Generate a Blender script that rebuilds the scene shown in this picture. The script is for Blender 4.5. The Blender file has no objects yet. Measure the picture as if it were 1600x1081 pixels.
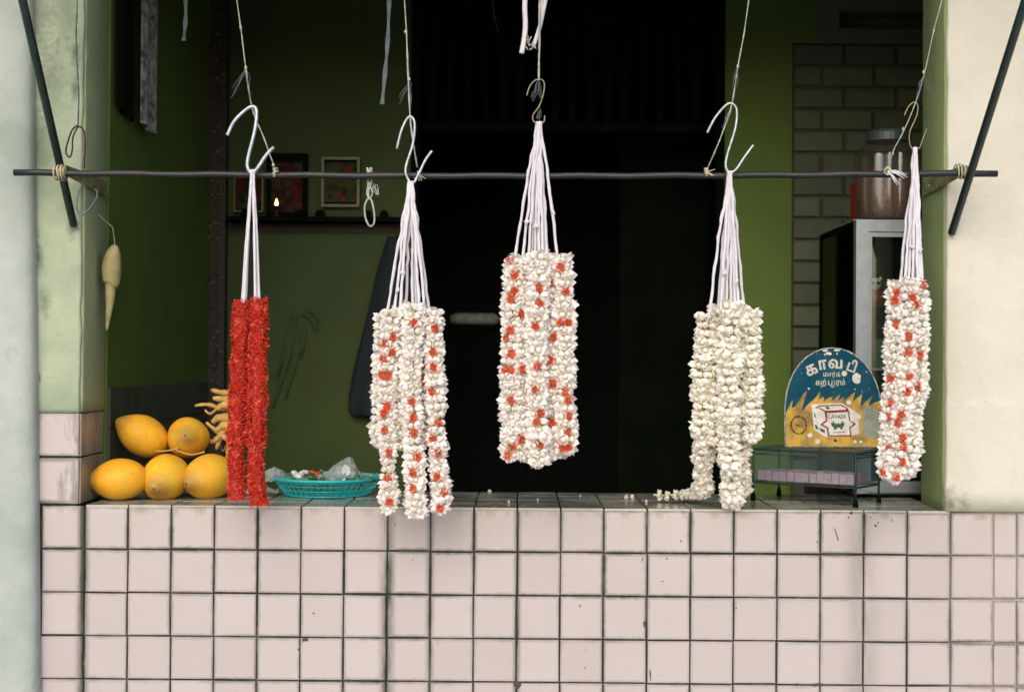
import bpy, bmesh, math, random
from mathutils import Vector, Matrix, noise
from mathutils.geometry import tessellate_polygon
random.seed(7)
R = math.radians
S = bpy.context.scene
COL = S.collection

# ------------------------------------------------------------------ camera, world, sun, exposure
FPX, W, H = 2222.0, 1600.0, 1081.0
ZC = 1.359                                     # eye height; the counter top is z = 1.0
CAM = Vector((0.0, -3.5, ZC))
ROT = (Matrix.Rotation(8 / FPX, 3, 'Z') @ Matrix.Rotation(R(90) + 24.5 / FPX, 3, 'X') @ Matrix.Rotation(R(0.42), 3, 'Z'))
cd = bpy.data.cameras.new('camera'); cam = bpy.data.objects.new('camera', cd); COL.objects.link(cam)
cd.lens = 36.0 * FPX / W; cd.sensor_width = 36.0; cd.clip_start = 0.05; cd.clip_end = 200
cam.matrix_world = Matrix.Translation(CAM) @ ROT.to_4x4()
cd.dof.use_dof = True; cd.dof.focus_distance = 3.40; cd.dof.aperture_fstop = 4.0
S.camera = cam

SUN_EL, SUN_AZ = 36.0, -10.0                    # azimuth measured from -Y (towards the street) to +X
wd = bpy.data.worlds.new('World'); S.world = wd; wd.use_nodes = True
nt = wd.node_tree; bg = nt.nodes['Background']
sky = nt.nodes.new('ShaderNodeTexSky'); sky.sky_type = 'NISHITA'; sky.sun_disc = False
sky.sun_elevation = R(SUN_EL); sky.sun_rotation = R(180 - SUN_AZ)
sky.air_density = 1.0; sky.dust_density = 3.2; sky.ozone_density = 0.7
nt.links.new(sky.outputs[0], bg.inputs[0]); bg.inputs[1].default_value = 0.14
sd = bpy.data.lights.new('sun', 'SUN'); sun = bpy.data.objects.new('sun', sd); COL.objects.link(sun)
sd.energy = 0.95; sd.angle = R(70); sd.color = (1.0, 0.98, 0.95)
sv = Vector((math.sin(R(SUN_AZ)) * math.cos(R(SUN_EL)), -math.cos(R(SUN_AZ)) * math.cos(R(SUN_EL)), math.sin(R(SUN_EL))))
sun.rotation_euler = sv.to_track_quat('Z', 'Y').to_euler(); sun.location = (2, -4, 6)
S.view_settings.view_transform = 'Standard'; S.view_settings.look = 'None'
S.view_settings.gamma = 1.0; S.view_settings.use_curve_mapping = False
S.view_settings.exposure = 0.68
S.cycles.diffuse_bounces = 8; S.cycles.max_bounces = 14

def pt(px, py, y):
    """the point on the plane Y = y that lies behind photo pixel (px, py)"""
    d = ROT @ Vector(((px - W / 2) / FPX, -(py - H / 2) / FPX, -1.0))
    return CAM + d * ((y - CAM.y) / d.y)
def proj(p):
    q = ROT.transposed() @ (Vector(p) - CAM)
    return (W / 2 + FPX * q.x / -q.z, H / 2 - FPX * q.y / -q.z)
PX = 3.5 / FPX

# ------------------------------------------------------------------ materials
def _n(t, typ, **kw):
    n = t.nodes.new(typ)
    for k, v in kw.items():
        if k.startswith('i_'):
            n.inputs[k[2:].replace('_', ' ')].default_value = v
        else: setattr(n, k, v)
    return n
def math_(t, op, a, b=None, c=None, clamp=False):
    n = t.nodes.new('ShaderNodeMath'); n.operation = op; n.use_clamp = clamp
    for i, v in enumerate((a, b, c)):
        if v is None: continue
        if isinstance(v, (int, float)): n.inputs[i].default_value = v
        else: t.links.new(v, n.inputs[i])
    return n.outputs[0]
def mapr(t, v, a, b, c=0.0, d=1.0):
    n = t.nodes.new('ShaderNodeMapRange'); n.clamp = True
    t.links.new(v, n.inputs[0])
    for i, x in zip((1, 2, 3, 4), (a, b, c, d)): n.inputs[i].default_value = x
    return n.outputs[0]
def mixc(t, f, a, b, blend='MIX'):
    n = t.nodes.new('ShaderNodeMix'); n.data_type = 'RGBA'; n.blend_type = blend
    if isinstance(f, (int, float)): n.inputs[0].default_value = f
    else: t.links.new(f, n.inputs[0])
    for i, v in ((6, a), (7, b)):
        if isinstance(v, tuple): n.inputs[i].default_value = (*v[:3], 1)
        else: t.links.new(v, n.inputs[i])
    return n.outputs[2]
def noise_(t, vec, scale, detail=4, rough=0.6, stretch=None):
    if stretch:
        m = t.nodes.new('ShaderNodeMapping'); m.inputs['Scale'].default_value = stretch
        t.links.new(vec, m.inputs[0]); vec = m.outputs[0]
    n = t.nodes.new('ShaderNodeTexNoise'); n.inputs['Scale'].default_value = scale
    n.inputs['Detail'].default_value = detail; n.inputs['Roughness'].default_value = rough
    t.links.new(vec, n.inputs['Vector']); return n.outputs['Fac']
def new_mat(name):
    m = bpy.data.materials.new(name); m.use_nodes = True
    t = m.node_tree; b = t.nodes['Principled BSDF']
    return m, t, b, t.nodes.new('ShaderNodeNewGeometry').outputs['Position']
def bump(t, b, h, strength, dist=0.002):
    n = t.nodes.new('ShaderNodeBump'); n.inputs['Strength'].default_value = strength; n.inputs['Distance'].default_value = dist
    t.links.new(h, n.inputs['Height']); t.links.new(n.outputs[0], b.inputs['Normal'])
def pm(name, c1, c2=None, scale=8, rough=0.6, bmp=0.0, bscale=60, metal=0.0, alpha=1.0, spec=0.5, lo=0.35, hi=0.65, stretch=None, rnd=0.0):
    m, t, b, P = new_mat(name)
    col = None
    if c2:
        col = mixc(t, mapr(t, noise_(t, P, scale, 5, 0.62, stretch), lo, hi), c1, c2)
    if rnd:
        oi = t.nodes.new('ShaderNodeObjectInfo')
        col = mixc(t, mapr(t, oi.outputs['Random'], 0, 1, 0, rnd), col if col else c1, (0.02, 0.02, 0.02))
    if col: t.links.new(col, b.inputs['Base Color'])
    else: b.inputs['Base Color'].default_value = (*c1, 1)
    b.inputs['Roughness'].default_value = rough; b.inputs['Metallic'].default_value = metal
    b.inputs['Alpha'].default_value = alpha; b.inputs['Specular IOR Level'].default_value = spec
    if bmp: bump(t, b, noise_(t, P, bscale, 4, 0.6), bmp)
    return m
def gauss_x(t, x, x0, w):
    d = math_(t, 'ABSOLUTE', math_(t, 'SUBTRACT', x, x0))
    return mapr(t, d, 0.002, w * 1.5, 1.0, 0.0)

# tile: glazed pinkish square, grimy towards its edges, with run-down stains at some joints
TP = 67.55 * PX                                # tile pitch
X0 = pt(133, 790, 0).x                         # first joint right of the left pillar
def jx(px): return pt(px, 793, 0).x
def make_tile_mat():
    m, t, b, P = new_mat('glazed_pink_tile')
    oi = t.nodes.new('ShaderNodeObjectInfo'); tc = t.nodes.new('ShaderNodeTexCoord')
    sx = t.nodes.new('ShaderNodeSeparateXYZ'); t.links.new(tc.outputs['Object'], sx.inputs[0])
    sp = t.nodes.new('ShaderNodeSeparateXYZ'); t.links.new(P, sp.inputs[0])
    x, z = sp.outputs['X'], sp.outputs['Z']
    base = mixc(t, oi.outputs['Random'], (0.405, 0.360, 0.360), (0.435, 0.390, 0.389))
    base = mixc(t, mapr(t, noise_(t, P, 3.5, 4), 0.45, 0.75, 0, 0.5), base, (0.385, 0.345, 0.325))
    # edge grime
    ax = math_(t, 'ABSOLUTE', sx.outputs['X']); az = math_(t, 'ABSOLUTE', sx.outputs['Z'])
    edge = math_(t, 'MAXIMUM', ax, az)
    big = mapr(t, noise_(t, P, 2.6, 2), 0.4, 0.65)
    nz = noise_(t, P, 38, 5, 0.7)
    e = mapr(t, math_(t, 'ADD', edge, math_(t, 'MULTIPLY', nz, 0.012)), 0.0500, 0.0590)
    e = math_(t, 'MULTIPLY', e, math_(t, 'MULTIPLY_ADD', big, 0.8, 0.15))
    dirt = e
    # stains that run down beside joints
    acc = None
    for px, wd_, k in ((606, .017, 1.0), (673, .010, .6), (131, .014, .9), (809, .009, .7), (1348, .040, .30)):
        g = gauss_x(t, x, jx(px), wd_)
        g = math_(t, 'MULTIPLY', math_(t, 'POWER', g, 1.7), k)
        acc = g if acc is None else math_(t, 'MAXIMUM', acc, g)
    run = mapr(t, noise_(t, P, 9, 4, 0.7, (1.5, 1, 0.35)), 0.30, 0.62)
    dirt = math_(t, 'MAXIMUM', dirt, math_(t, 'MULTIPLY', math_(t, 'MULTIPLY', acc, run), 1.6, clamp=True))
    # grime under the counter edge
    top = mapr(t, z, 0.975, 1.0)
    dirt = math_(t, 'MAXIMUM', dirt, math_(t, 'MULTIPLY', top, mapr(t, run, .55, 1, 0, .5)))
    # broad pale brown water marks in the upper row
    wm = math_(t, 'MULTIPLY', mapr(t, run, .5, .9), mapr(t, z, 0.86, 0.99))
    base = mixc(t, math_(t, 'MULTIPLY', wm, 0.4), base, (0.40, 0.35, 0.26))
    # flecks
    v = t.nodes.new('ShaderNodeTexVoronoi'); v.inputs['Scale'].default_value = 17; t.links.new(P, v.inputs['Vector'])
    fl = math_(t, 'MULTIPLY', mapr(t, v.outputs['Distance'], 0.035, 0.055, 1, 0), mapr(t, noise_(t, P, 2, 2), .52, .56))
    base = mixc(t, fl, base, (0.10, 0.08, 0.06))
    base = mixc(t, math_(t, 'POWER', math_(t, 'MULTIPLY', dirt, 1.0, clamp=True), .8), base, (0.045, 0.055, 0.038))
    t.links.new(base, b.inputs['Base Color'])
    b.inputs['Roughness'].default_value = 0.26; b.inputs['Specular IOR Level'].default_value = 0.4
    bump(t, b, noise_(t, P, 22, 3), 0.12, 0.003)
    return m
M = {}
M['tile'] = make_tile_mat()
def make_grout():
    m, t, b, P = new_mat('grimy_grout')
    sp = t.nodes.new('ShaderNodeSeparateXYZ'); t.links.new(P, sp.inputs[0])
    c = mixc(t, mapr(t, noise_(t, P, 7, 5, .7), 0.5, 0.72), (0.022, 0.028, 0.022), (0.15, 0.165, 0.14))
    c = mixc(t, mapr(t, sp.outputs['X'], 1.02, 1.16, 0, 0.8), c, (0.45, 0.42, 0.40))  # paler towards the right end, painting in the washed-out light there
    t.links.new(c, b.inputs['Base Color']); b.inputs['Roughness'].default_value = 0.9
    bump(t, b, noise_(t, P, 300, 3), 0.5); return m
M['grout'] = make_grout()
def make_counter_tile():
    m, t, b, P = new_mat('wet_worn_counter_tile')
    c = mixc(t, mapr(t, noise_(t, P, 9, 6, .7), .35, .65), (0.17, 0.18, 0.15), (0.36, 0.35, 0.30))
    c = mixc(t, mapr(t, noise_(t, P, 60, 4, .7), .55, .75, 0, .7), c, (0.04, 0.045, 0.035))
    sp = t.nodes.new('ShaderNodeSeparateXYZ'); t.links.new(P, sp.inputs[0])
    f = mapr(t, math_(t, 'ADD', sp.outputs['Y'], math_(t, 'MULTIPLY', noise_(t, P, 25, 4), .012)), 0.004, 0.018, .85, 0)                     # worn, paler nosing
    c = mixc(t, f, c, (0.48, 0.46, 0.40))
    t.links.new(c, b.inputs['Base Color'])
    t.links.new(mapr(t, noise_(t, P, 7, 4, .6), .38, .62, .06, .34), b.inputs['Roughness'])
    b.inputs['Specular IOR Level'].default_value = .6
    bump(t, b, noise_(t, P, 30, 4), .18, .002); return m
M['counter_tile'] = make_counter_tile()
def make_plaster(name, c1, c2, blots, mold=0.5, band=0):
    m, t, b, P = new_mat(name)
    c = mixc(t, mapr(t, noise_(t, P, 4, 5, .6), .35, .65), c1, c2)
    c = mixc(t, mapr(t, noise_(t, P, 11, 6, .75, (1, 1, .45)), .60, .72, 0, mold), c, (0.10, 0.13, 0.10))
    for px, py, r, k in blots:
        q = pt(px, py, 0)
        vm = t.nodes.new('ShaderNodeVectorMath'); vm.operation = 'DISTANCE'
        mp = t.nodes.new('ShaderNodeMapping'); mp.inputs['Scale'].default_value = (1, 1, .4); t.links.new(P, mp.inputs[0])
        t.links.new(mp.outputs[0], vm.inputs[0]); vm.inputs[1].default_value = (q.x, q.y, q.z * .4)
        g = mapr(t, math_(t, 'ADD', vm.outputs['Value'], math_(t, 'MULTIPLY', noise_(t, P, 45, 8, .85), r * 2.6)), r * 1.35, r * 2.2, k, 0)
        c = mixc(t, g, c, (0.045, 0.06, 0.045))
    if band:
        sz = t.nodes.new('ShaderNodeSeparateXYZ'); t.links.new(P, sz.inputs[0])
        d_ = math_(t, 'ABSOLUTE', math_(t, 'SUBTRACT', math_(t, 'ADD', sz.outputs['Z'], math_(t, 'MULTIPLY', noise_(t, P, 25, 4), .02)), band + .01))
        c = mixc(t, math_(t, 'MULTIPLY', mapr(t, d_, .008, .014, 1, 0), mapr(t, noise_(t, P, 30, 4), .45, .62, 0, .6)), c, (.56, .56, .54))
        c = mixc(t, mapr(t, sz.outputs['Z'], 1.0, 1.03, .35, 0), c, (.45, .50, .25))
    t.links.new(c, b.inputs['Base Color']); b.inputs['Roughness'].default_value = .85
    c = mixc(t, mapr(t, noise_(t, P, 95, 4, .8), .64, .70, 0, mold), c, (0.08, 0.09, 0.06))
    t.links.new(c, b.inputs['Base Color'])
    h = math_(t, 'ADD', noise_(t, P, 25, 5, .65), math_(t, 'MULTIPLY', noise_(t, P, 180, 2), .25))
    bump(t, b, h, .6, .005); return m
M['plaster_left'] = make_plaster('stained_shade_tinted_green_plaster', (0.36, 0.41, 0.29), (0.20, 0.26, 0.175),
    ((48, 382, .028, .9), (118, 85, .018, .75), (118, 140, .016, .7), (70, 475, .022, .5), (60, 405, .02, .7), (112, 356, .016, .6), (62, 590, .007, .8), (33, 545, .006, .6), (75, 120, .06, .45), (60, 230, .05, .4), (105, 20, .05, .4), (60, 20, .06, .4)), .5)  # small blots are mould; the broad ones up top paint in the awning's shade
M['plaster_right'] = make_plaster('cream_plaster', (0.54, 0.525, 0.45), (0.48, 0.47, 0.40), ((1505, 790, .02, .5), (1484, 785, .02, .7)), .10, band=pt(1540, 628, 0).z)
M['pilaster'] = make_plaster('pale_blue_green_plaster', (0.37, 0.41, 0.385), (0.25, 0.30, 0.27), ((60, 985, .006, .7), (55, 100, .03, .4), (50, 500, .02, .4)), .35)
M['reveal'] = make_plaster('olive_green_reveal', (0.235, 0.30, 0.125), (0.19, 0.25, 0.10), ((1475, 775, .03, .8), (1455, 770, .03, .6), (1460, 745, .02, .4)), .15)
M['reveal_left'] = make_plaster('pale_olive_reveal', (0.33, 0.38, 0.22), (0.25, 0.31, 0.16), (), .3)
M['green_lit'] = pm('lit_strip_green_paint', (0.115, 0.185, 0.026), (0.092, 0.15, 0.021), 3, .75, .2, 30)  # the wall green lightened, with the daylight on the strip put into the colour
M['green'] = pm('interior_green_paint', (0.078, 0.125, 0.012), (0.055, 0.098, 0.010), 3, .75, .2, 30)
M['green_dark'] = pm('shade_darkened_green_paint', (0.042, 0.068, 0.009), (0.028, 0.048, 0.007), 3, .8, .2, 30)  # the same wall green darkened; the dimness of the back wall is in the colour
M['brick'] = pm('painted_grey_brick', (0.125, 0.140, 0.088), (0.10, 0.115, 0.07), 20, .85, .5, 90, rnd=.25)
M['mortar'] = pm('mortar', (0.085, 0.097, 0.058), None, rough=.9, bmp=.4)
M['concrete'] = pm('grey_concrete', (0.13, 0.135, 0.09), (0.11, 0.115, 0.075), 8, .9, .3)
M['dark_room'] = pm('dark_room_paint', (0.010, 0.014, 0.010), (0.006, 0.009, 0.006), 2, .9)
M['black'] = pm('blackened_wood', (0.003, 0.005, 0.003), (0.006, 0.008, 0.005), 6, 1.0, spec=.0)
M['dark_wood'] = pm('dark_brown_wood', (0.035, 0.022, 0.012), (0.018, 0.012, 0.008), 10, .7, .3, stretch=(1, 1, .15))
M['iron'] = pm('dark_painted_iron', (0.025, 0.060, 0.055), (0.018, 0.035, 0.034), 30, .45, .4, 120)
M['stand_metal'] = pm('dark_stand_metal', (0.014, 0.024, 0.026), (0.02, 0.03, 0.03), 30, .5)
M['rod'] = pm('black_iron_rod', (0.010, 0.014, 0.015), (0.04, 0.022, 0.012), 9, .5, .5, 150, lo=.55, hi=.8)
M['rust'] = pm('rusty_steel', (0.20, 0.10, 0.04), (0.33, 0.27, 0.15), 60, .7, .5, 200)
M['green_bracket'] = pm('green_painted_bracket', (0.20, 0.22, 0.09), (0.12, 0.09, 0.04), 40, .7, .4, 150)
M['galv'] = pm('galvanised_hook_wire', (0.50, 0.55, 0.60), (0.30, 0.34, 0.38), 90, .42, .4, 250, metal=.6)
M['old_wire'] = pm('aged_brass_wire', (0.30, 0.25, 0.13), (0.18, 0.16, 0.09), 60, .5, metal=.4)
M['twine'] = pm('grey_raffia_twine', (0.20, 0.23, 0.19), (0.38, 0.40, 0.34), 90, .7)
M['twine_blue'] = pm('blue_grey_ribbon', (0.10, 0.14, 0.16), (0.06, 0.08, 0.09), 40, .6)
M['raffia'] = pm('pale_raffia', (0.45, 0.42, 0.30), (0.30, 0.30, 0.22), 90, .7)
M['cord'] = pm('white_cotton_cord', (0.60, 0.585, 0.63), (0.54, 0.53, 0.58), 60, .9, .6, 400)
M['canopy'] = pm('weathered_sheet', (0.16, 0.17, 0.16), (0.10, 0.10, 0.09), 4, .6)
M['pavement'] = pm('street_pavement', (0.24, 0.235, 0.22), (0.17, 0.165, 0.155), 2, .9, .3)
M['alu'] = pm('brushed_aluminium', (0.27, 0.305, 0.32), (0.22, 0.25, 0.27), 30, .42, .15, 200, metal=.55)
M['turq'] = pm('turquoise_plastic', (0.012, 0.36, 0.38), (0.02, 0.42, 0.43), 20, .35)
M['leaf'] = pm('dark_green_leaf', (0.03, 0.10, 0.03), (0.06, 0.16, 0.05), 40, .5)
M['core'] = pm('pale_green_flower_bases', (0.55, 0.54, 0.34), (0.25, 0.28, 0.12), 120, .9)
M['white_bit'] = pm('white_petal', (0.75, 0.75, 0.70), (0.6, 0.62, 0.58), 40, .6)
M['red_bit'] = pm('red_scrap', (0.55, 0.07, 0.03), (0.4, 0.04, 0.03), 40, .6)
M['blue_cloth'] = pm('navy_cloth', (0.005, 0.011, 0.015), (0.008, 0.015, 0.020), 12, .9, .4, 60)
M['dim_leaf'] = pm('dried_yellow_leaves', (0.034, 0.058, 0.008), (0.026, 0.045, 0.007), 20, .8)
M['cream_wrap'] = pm('cream_paper', (0.36, 0.33, 0.16), (0.24, 0.21, 0.08), 25, .8, 1.0, 45)
M['root'] = pm('dry_tan_stalk', (0.50, 0.33, 0.09), (0.34, 0.20, 0.05), 40, .8, .6, 150)
M['red_plastic'] = pm('red_plastic', (0.20, 0.012, 0.008), None, rough=.4)
M['gold'] = pm('dull_gold_frame', (0.09, 0.08, 0.016), (0.05, 0.045, 0.012), 60, .45, metal=.2)
M['newsprint'] = pm('grey_newsprint', (0.22, 0.23, 0.22), (0.035, 0.038, 0.035), 45, .9)
M['tin_edge'] = pm('chipped_white_edge', (0.55, 0.55, 0.50), (0.05, 0.08, 0.09), 90, .6)
def coco():
    m, t, b, P = new_mat('yellow_coconut_husk')
    tc = t.nodes.new('ShaderNodeTexCoord'); sx = t.nodes.new('ShaderNodeSeparateXYZ'); t.links.new(tc.outputs['Object'], sx.inputs[0])
    O = tc.outputs['Object']; oi = t.nodes.new('ShaderNodeObjectInfo')
    c = mixc(t, mapr(t, noise_(t, P, 14, 5, .6), .35, .68), (0.74, 0.355, 0.018), (0.64, 0.27, 0.012))
    c = mixc(t, mapr(t, oi.outputs['Random'], 0, 1, 0, .5), c, (0.78, 0.47, 0.035))
    c = mixc(t, mapr(t, math_(t, 'ADD', sx.outputs['Z'], math_(t, 'MULTIPLY', noise_(t, P, 60, 4), .02)), 0.062, 0.092, 0, .85), c, (0.26, 0.15, 0.04))
    c = mixc(t, mapr(t, noise_(t, P, 45, 6, .8), .58, .70, 0, .75), c, (0.22, 0.12, 0.03))
    c = mixc(t, mapr(t, noise_(t, P, 13, 4, .7), .55, .72, 0, .45), c, (0.50, 0.27, 0.03))
    c = mixc(t, mapr(t, noise_(t, P, 230, 2), .60, .72, 0, .45), c, (0.32, 0.18, 0.03))
    c = mixc(t, mapr(t, noise_(t, P, 9, 3), .56, .66, 0, .35), c, (0.50, 0.42, 0.06))
    t.links.new(c, b.inputs['Base Color']); b.inputs['Roughness'].default_value = .55; b.inputs['Specular IOR Level'].default_value = .3
    bump(t, b, noise_(t, O, 38, 6), .5, .005); return m
M['coconut'] = coco()
M['calyx'] = pm('brown_husk_scar', (0.07, 0.04, 0.02), (0.15, 0.09, 0.04), 80, .9)
def petal(name, base, tip, alt):
    m, t, b, P = new_mat(name)
    a = t.nodes.new('ShaderNodeAttribute'); a.attribute_name = 'tint'
    c = mixc(t, a.outputs['Fac'], base, tip)
    c = mixc(t, mapr(t, noise_(t, P, 55, 2), .5, .68, 0, .75), c, alt)
    t.links.new(c, b.inputs['Base Color']); b.inputs['Roughness'].default_value = .7
    b.inputs['Specular IOR Level'].default_value = .12
    tr = t.nodes.new('ShaderNodeBsdfTranslucent'); t.links.new(c, tr.inputs[0])
    mx = t.nodes.new('ShaderNodeMixShader'); mx.inputs[0].default_value = .45
    t.links.new(b.outputs[0], mx.inputs[1]); t.links.new(tr.outputs[0], mx.inputs[2])
    t.links.new(mx.outputs[0], t.nodes['Material Output'].inputs[0]); return m
M['jasmine'] = petal('jasmine_petal', (0.78, 0.76, 0.56), (0.96, 0.93, 0.92), (0.95, 0.91, 0.87))
M['jasmine_cream'] = petal('cream_jasmine_petal', (0.86, 0.82, 0.68), (0.97, 0.95, 0.90), (0.96, 0.93, 0.84))
M['ixora'] = petal('red_ixora_petal', (0.40, 0.02, 0.01), (0.80, 0.075, 0.045), (0.86, 0.20, 0.14))
M['coral'] = petal('coral_ixora_petal', (0.50, 0.04, 0.015), (0.86, 0.17, 0.085), (0.84, 0.12, 0.06))
def glassy(name, tint, fac, rough=.05, body=None, bfac=0.0):
    m = bpy.data.materials.new(name); m.use_nodes = True; t = m.node_tree; t.nodes.clear()
    o = t.nodes.new('ShaderNodeOutputMaterial'); tr = t.nodes.new('ShaderNodeBsdfTransparent'); tr.inputs[0].default_value = (*tint, 1)
    g = t.nodes.new('ShaderNodeBsdfGlossy'); g.inputs['Roughness'].default_value = rough
    lw = t.nodes.new('ShaderNodeLayerWeight'); lw.inputs[0].default_value = .35
    f = math_(t, 'MULTIPLY_ADD', lw.outputs['Fresnel'], .3, fac, clamp=True)
    mx = t.nodes.new('ShaderNodeMixShader'); t.links.new(f, mx.inputs[0]); t.links.new(tr.outputs[0], mx.inputs[1]); t.links.new(g.outputs[0], mx.inputs[2])
    out = mx.outputs[0]
    if body:
        d = t.nodes.new('ShaderNodeBsdfDiffuse'); d.inputs[0].default_value = (*body, 1)
        m2 = t.nodes.new('ShaderNodeMixShader'); m2.inputs[0].default_value = bfac
        t.links.new(out, m2.inputs[1]); t.links.new(d.outputs[0], m2.inputs[2]); out = m2.outputs[0]
    t.links.new(out, o.inputs[0]); return m
M['glass'] = glassy('window_glass', (.82, .88, .86), .05)
M['smoky'] = glassy('dusty_stand_glass', (.80, .90, .90), .02, .15, (.25, .36, .36), .05)
M['film'] = glassy('crumpled_clear_plastic', (.85, .90, .88), .08, .22, (.55, .62, .60), .32)
M['jar'] = glassy('clear_ribbed_plastic', (.86, .90, .86), .05, .14, (.2, .2, .16), .06)
def emis(name, col, s):
    m, t, b, P = new_mat(name); b.inputs['Emission Color'].default_value = (*col, 1); b.inputs['Emission Strength'].default_value = s
    b.inputs['Base Color'].default_value = (*col, 1); return m
M['flame'] = emis('oil_flame', (1.0, .62, .25), 3.0)
def print_mat(name, cols, scale):
    m, t, b, P = new_mat(name)
    v = t.nodes.new('ShaderNodeTexVoronoi'); v.inputs['Scale'].default_value = scale; t.links.new(P, v.inputs['Vector'])
    cr = t.nodes.new('ShaderNodeValToRGB'); cr.color_ramp.interpolation = 'CONSTANT'
    while len(cr.color_ramp.elements) < len(cols): cr.color_ramp.elements.new(.5)
    for i, c in enumerate(cols):
        cr.color_ramp.elements[i].position = i / len(cols); cr.color_ramp.elements[i].color = (*c, 1)
    s = t.nodes.new('ShaderNodeSeparateColor'); t.links.new(v.outputs['Color'], s.inputs[0])
    t.links.new(s.outputs[0], cr.inputs[0]); t.links.new(cr.outputs[0], b.inputs['Base Color'])
    b.inputs['Roughness'].default_value = .8; b.inputs['Specular IOR Level'].default_value = .05; return m
M['print_a'] = print_mat('faded_floral_print', [(.012, .012, .01), (.05, .01, .008), (.015, .018, .01), (.07, .01, .008), (.03, .035, .015)], 55)
M['print_b'] = print_mat('garden_floral_print', [(.04, .045, .02), (.13, .018, .012), (.02, .035, .015), (.015, .02, .008), (.05, .045, .02)], 60)
# flat sign paints
def paint(name, c, c2=None, s=40, lo=.4, hi=.6):
    m, t, b, P = new_mat(name)
    k = mixc(t, mapr(t, noise_(t, P, s, 5, .65), lo, hi), c, c2 or c)
    k = mixc(t, mapr(t, noise_(t, P, 160, 5, .75), .60, .66, 0, .7), k, (0.16, 0.13, 0.10))
    k = mixc(t, mapr(t, noise_(t, P, 70, 6, .8), .63, .67, 0, .8), k, (0.42, 0.42, 0.38))
    t.links.new(k, b.inputs['Base Color']); b.inputs['Roughness'].default_value = .75; b.inputs['Specular IOR Level'].default_value = .08
    return m
M['s_teal'] = paint('sign_teal', (0.004, 0.050, 0.085), (0.008, 0.066, 0.10), 20)
M['s_yellow'] = paint('sign_yellow', (0.50, 0.32, 0.06), (0.22, 0.15, 0.06), 22)
M['s_white'] = paint('sign_white', (0.62, 0.60, 0.56), (0.50, 0.48, 0.44), 60)
M['s_letter'] = paint('sign_letter_white', (0.55, 0.54, 0.46), (0.34, 0.36, 0.33), 120)
M['s_red'] = paint('sign_maroon', (0.20, 0.03, 0.03), None)
M['s_green'] = paint('sign_green', (0.02, 0.10, 0.06), (0.03, 0.14, 0.08))
M['s_black'] = paint('sign_black', (0.02, 0.02, 0.015), None)
M['s_grey'] = paint('sign_bare_grey', (0.28, 0.29, 0.24), (0.20, 0.22, 0.18))
M['pink'] = pm('pink_packet', (0.80, 0.27, 0.38), (0.85, 0.55, 0.62), 160, .5, rnd=.08)
M['skin_white'] = pm('toy_white', (0.6, 0.6, 0.58), None, rough=.4)
M['jar_fill'] = pm('brown_seed_filling', (0.15, 0.07, 0.045), (0.08, 0.045, 0.028), 90, .8, .8, 200)
M['jar_lid'] = pm('dark_jar_lid', (0.03, 0.045, 0.04), None, rough=.4)

# ------------------------------------------------------------------ mesh helpers
class MB:
    def __init__(s): s.v = []; s.f = []; s.t = []; s.tint = False
    def add(s, vs, fs, tint=None):
        o = len(s.v); s.v += [tuple(v) for v in vs]; s.f += [tuple(i + o for i in f) for f in fs]
        if tint is not None: s.tint = True; s.t += list(tint)
        else: s.t += [1.0] * len(vs)
        return s
    def box(s, a, b, M4=None):
        x0, y0, z0 = [min(a[i], b[i]) for i in range(3)]; x1, y1, z1 = [max(a[i], b[i]) for i in range(3)]
        vs = [Vector(p) for p in ((x0,y0,z0),(x1,y0,z0),(x1,y1,z0),(x0,y1,z0),(x0,y0,z1),(x1,y0,z1),(x1,y1,z1),(x0,y1,z1))]
        if M4: vs = [M4 @ v for v in vs]
        return s.add(vs, [(0,3,2,1),(4,5,6,7),(0,1,5,4),(1,2,6,5),(2,3,7,6),(3,0,4,7)])
    def tube(s, pts, r, n=8, caps=True):
        pts = [Vector(p) for p in pts]; rr = r if isinstance(r, (list, tuple)) else [r] * len(pts)
        vs = []; fs = []; up = None
        for i, p in enumerate(pts):
            d = (pts[min(i + 1, len(pts) - 1)] - pts[max(i - 1, 0)])
            d = d.normalized() if d.length > 1e-9 else Vector((0, 0, 1))
            if up is None:
                up = d.orthogonal().normalized()
            else:
                up = (up - d * up.dot(d)); up = up.normalized() if up.length > 1e-6 else d.orthogonal().normalized()
            w = d.cross(up)
            for k in range(n):
                a = 2 * math.pi * k / n; vs.append(p + (up * math.cos(a) + w * math.sin(a)) * rr[i])
        for i in range(len(pts) - 1):
            for k in range(n):
                a = i * n + k; b = i * n + (k + 1) % n; fs.append((a, b, b + n, a + n))
        if caps: fs.append(tuple(range(n - 1, -1, -1))); fs.append(tuple(range((len(pts) - 1) * n, len(pts) * n)))
        return s.add(vs, fs)
    def lathe(s, prof, n=24, M4=None, mod=None):
        vs = []; fs = []
        for r, z in prof:
            for k in range(n):
                a = 2 * math.pi * k / n; q = r * (mod(a, z) if mod else 1)
                v = Vector((q * math.cos(a), q * math.sin(a), z)); vs.append(M4 @ v if M4 else v)
        for i in range(len(prof) - 1):
            for k in range(n):
                a = i * n + k; b = i * n + (k + 1) % n; fs.append((a, b, b + n, a + n))
        fs.append(tuple(range(n - 1, -1, -1))); fs.append(tuple(range((len(prof) - 1) * n, len(prof) * n)))
        return s.add(vs, fs)
    def mesh(s, name, mat, smooth=False):
        me = bpy.data.meshes.new(name); me.from_pydata(s.v, [], s.f); me.materials.append(mat)
        if smooth: me.polygons.foreach_set('use_smooth', [True] * len(me.polygons))
        if s.tint:
            at = me.attributes.new('tint', 'FLOAT', 'POINT'); at.data.foreach_set('value', s.t)
        me.update(); return me
    def build(s, name, mat, parent=None, smooth=False): return obj(name, s.mesh(name, mat, smooth), parent)

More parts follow.
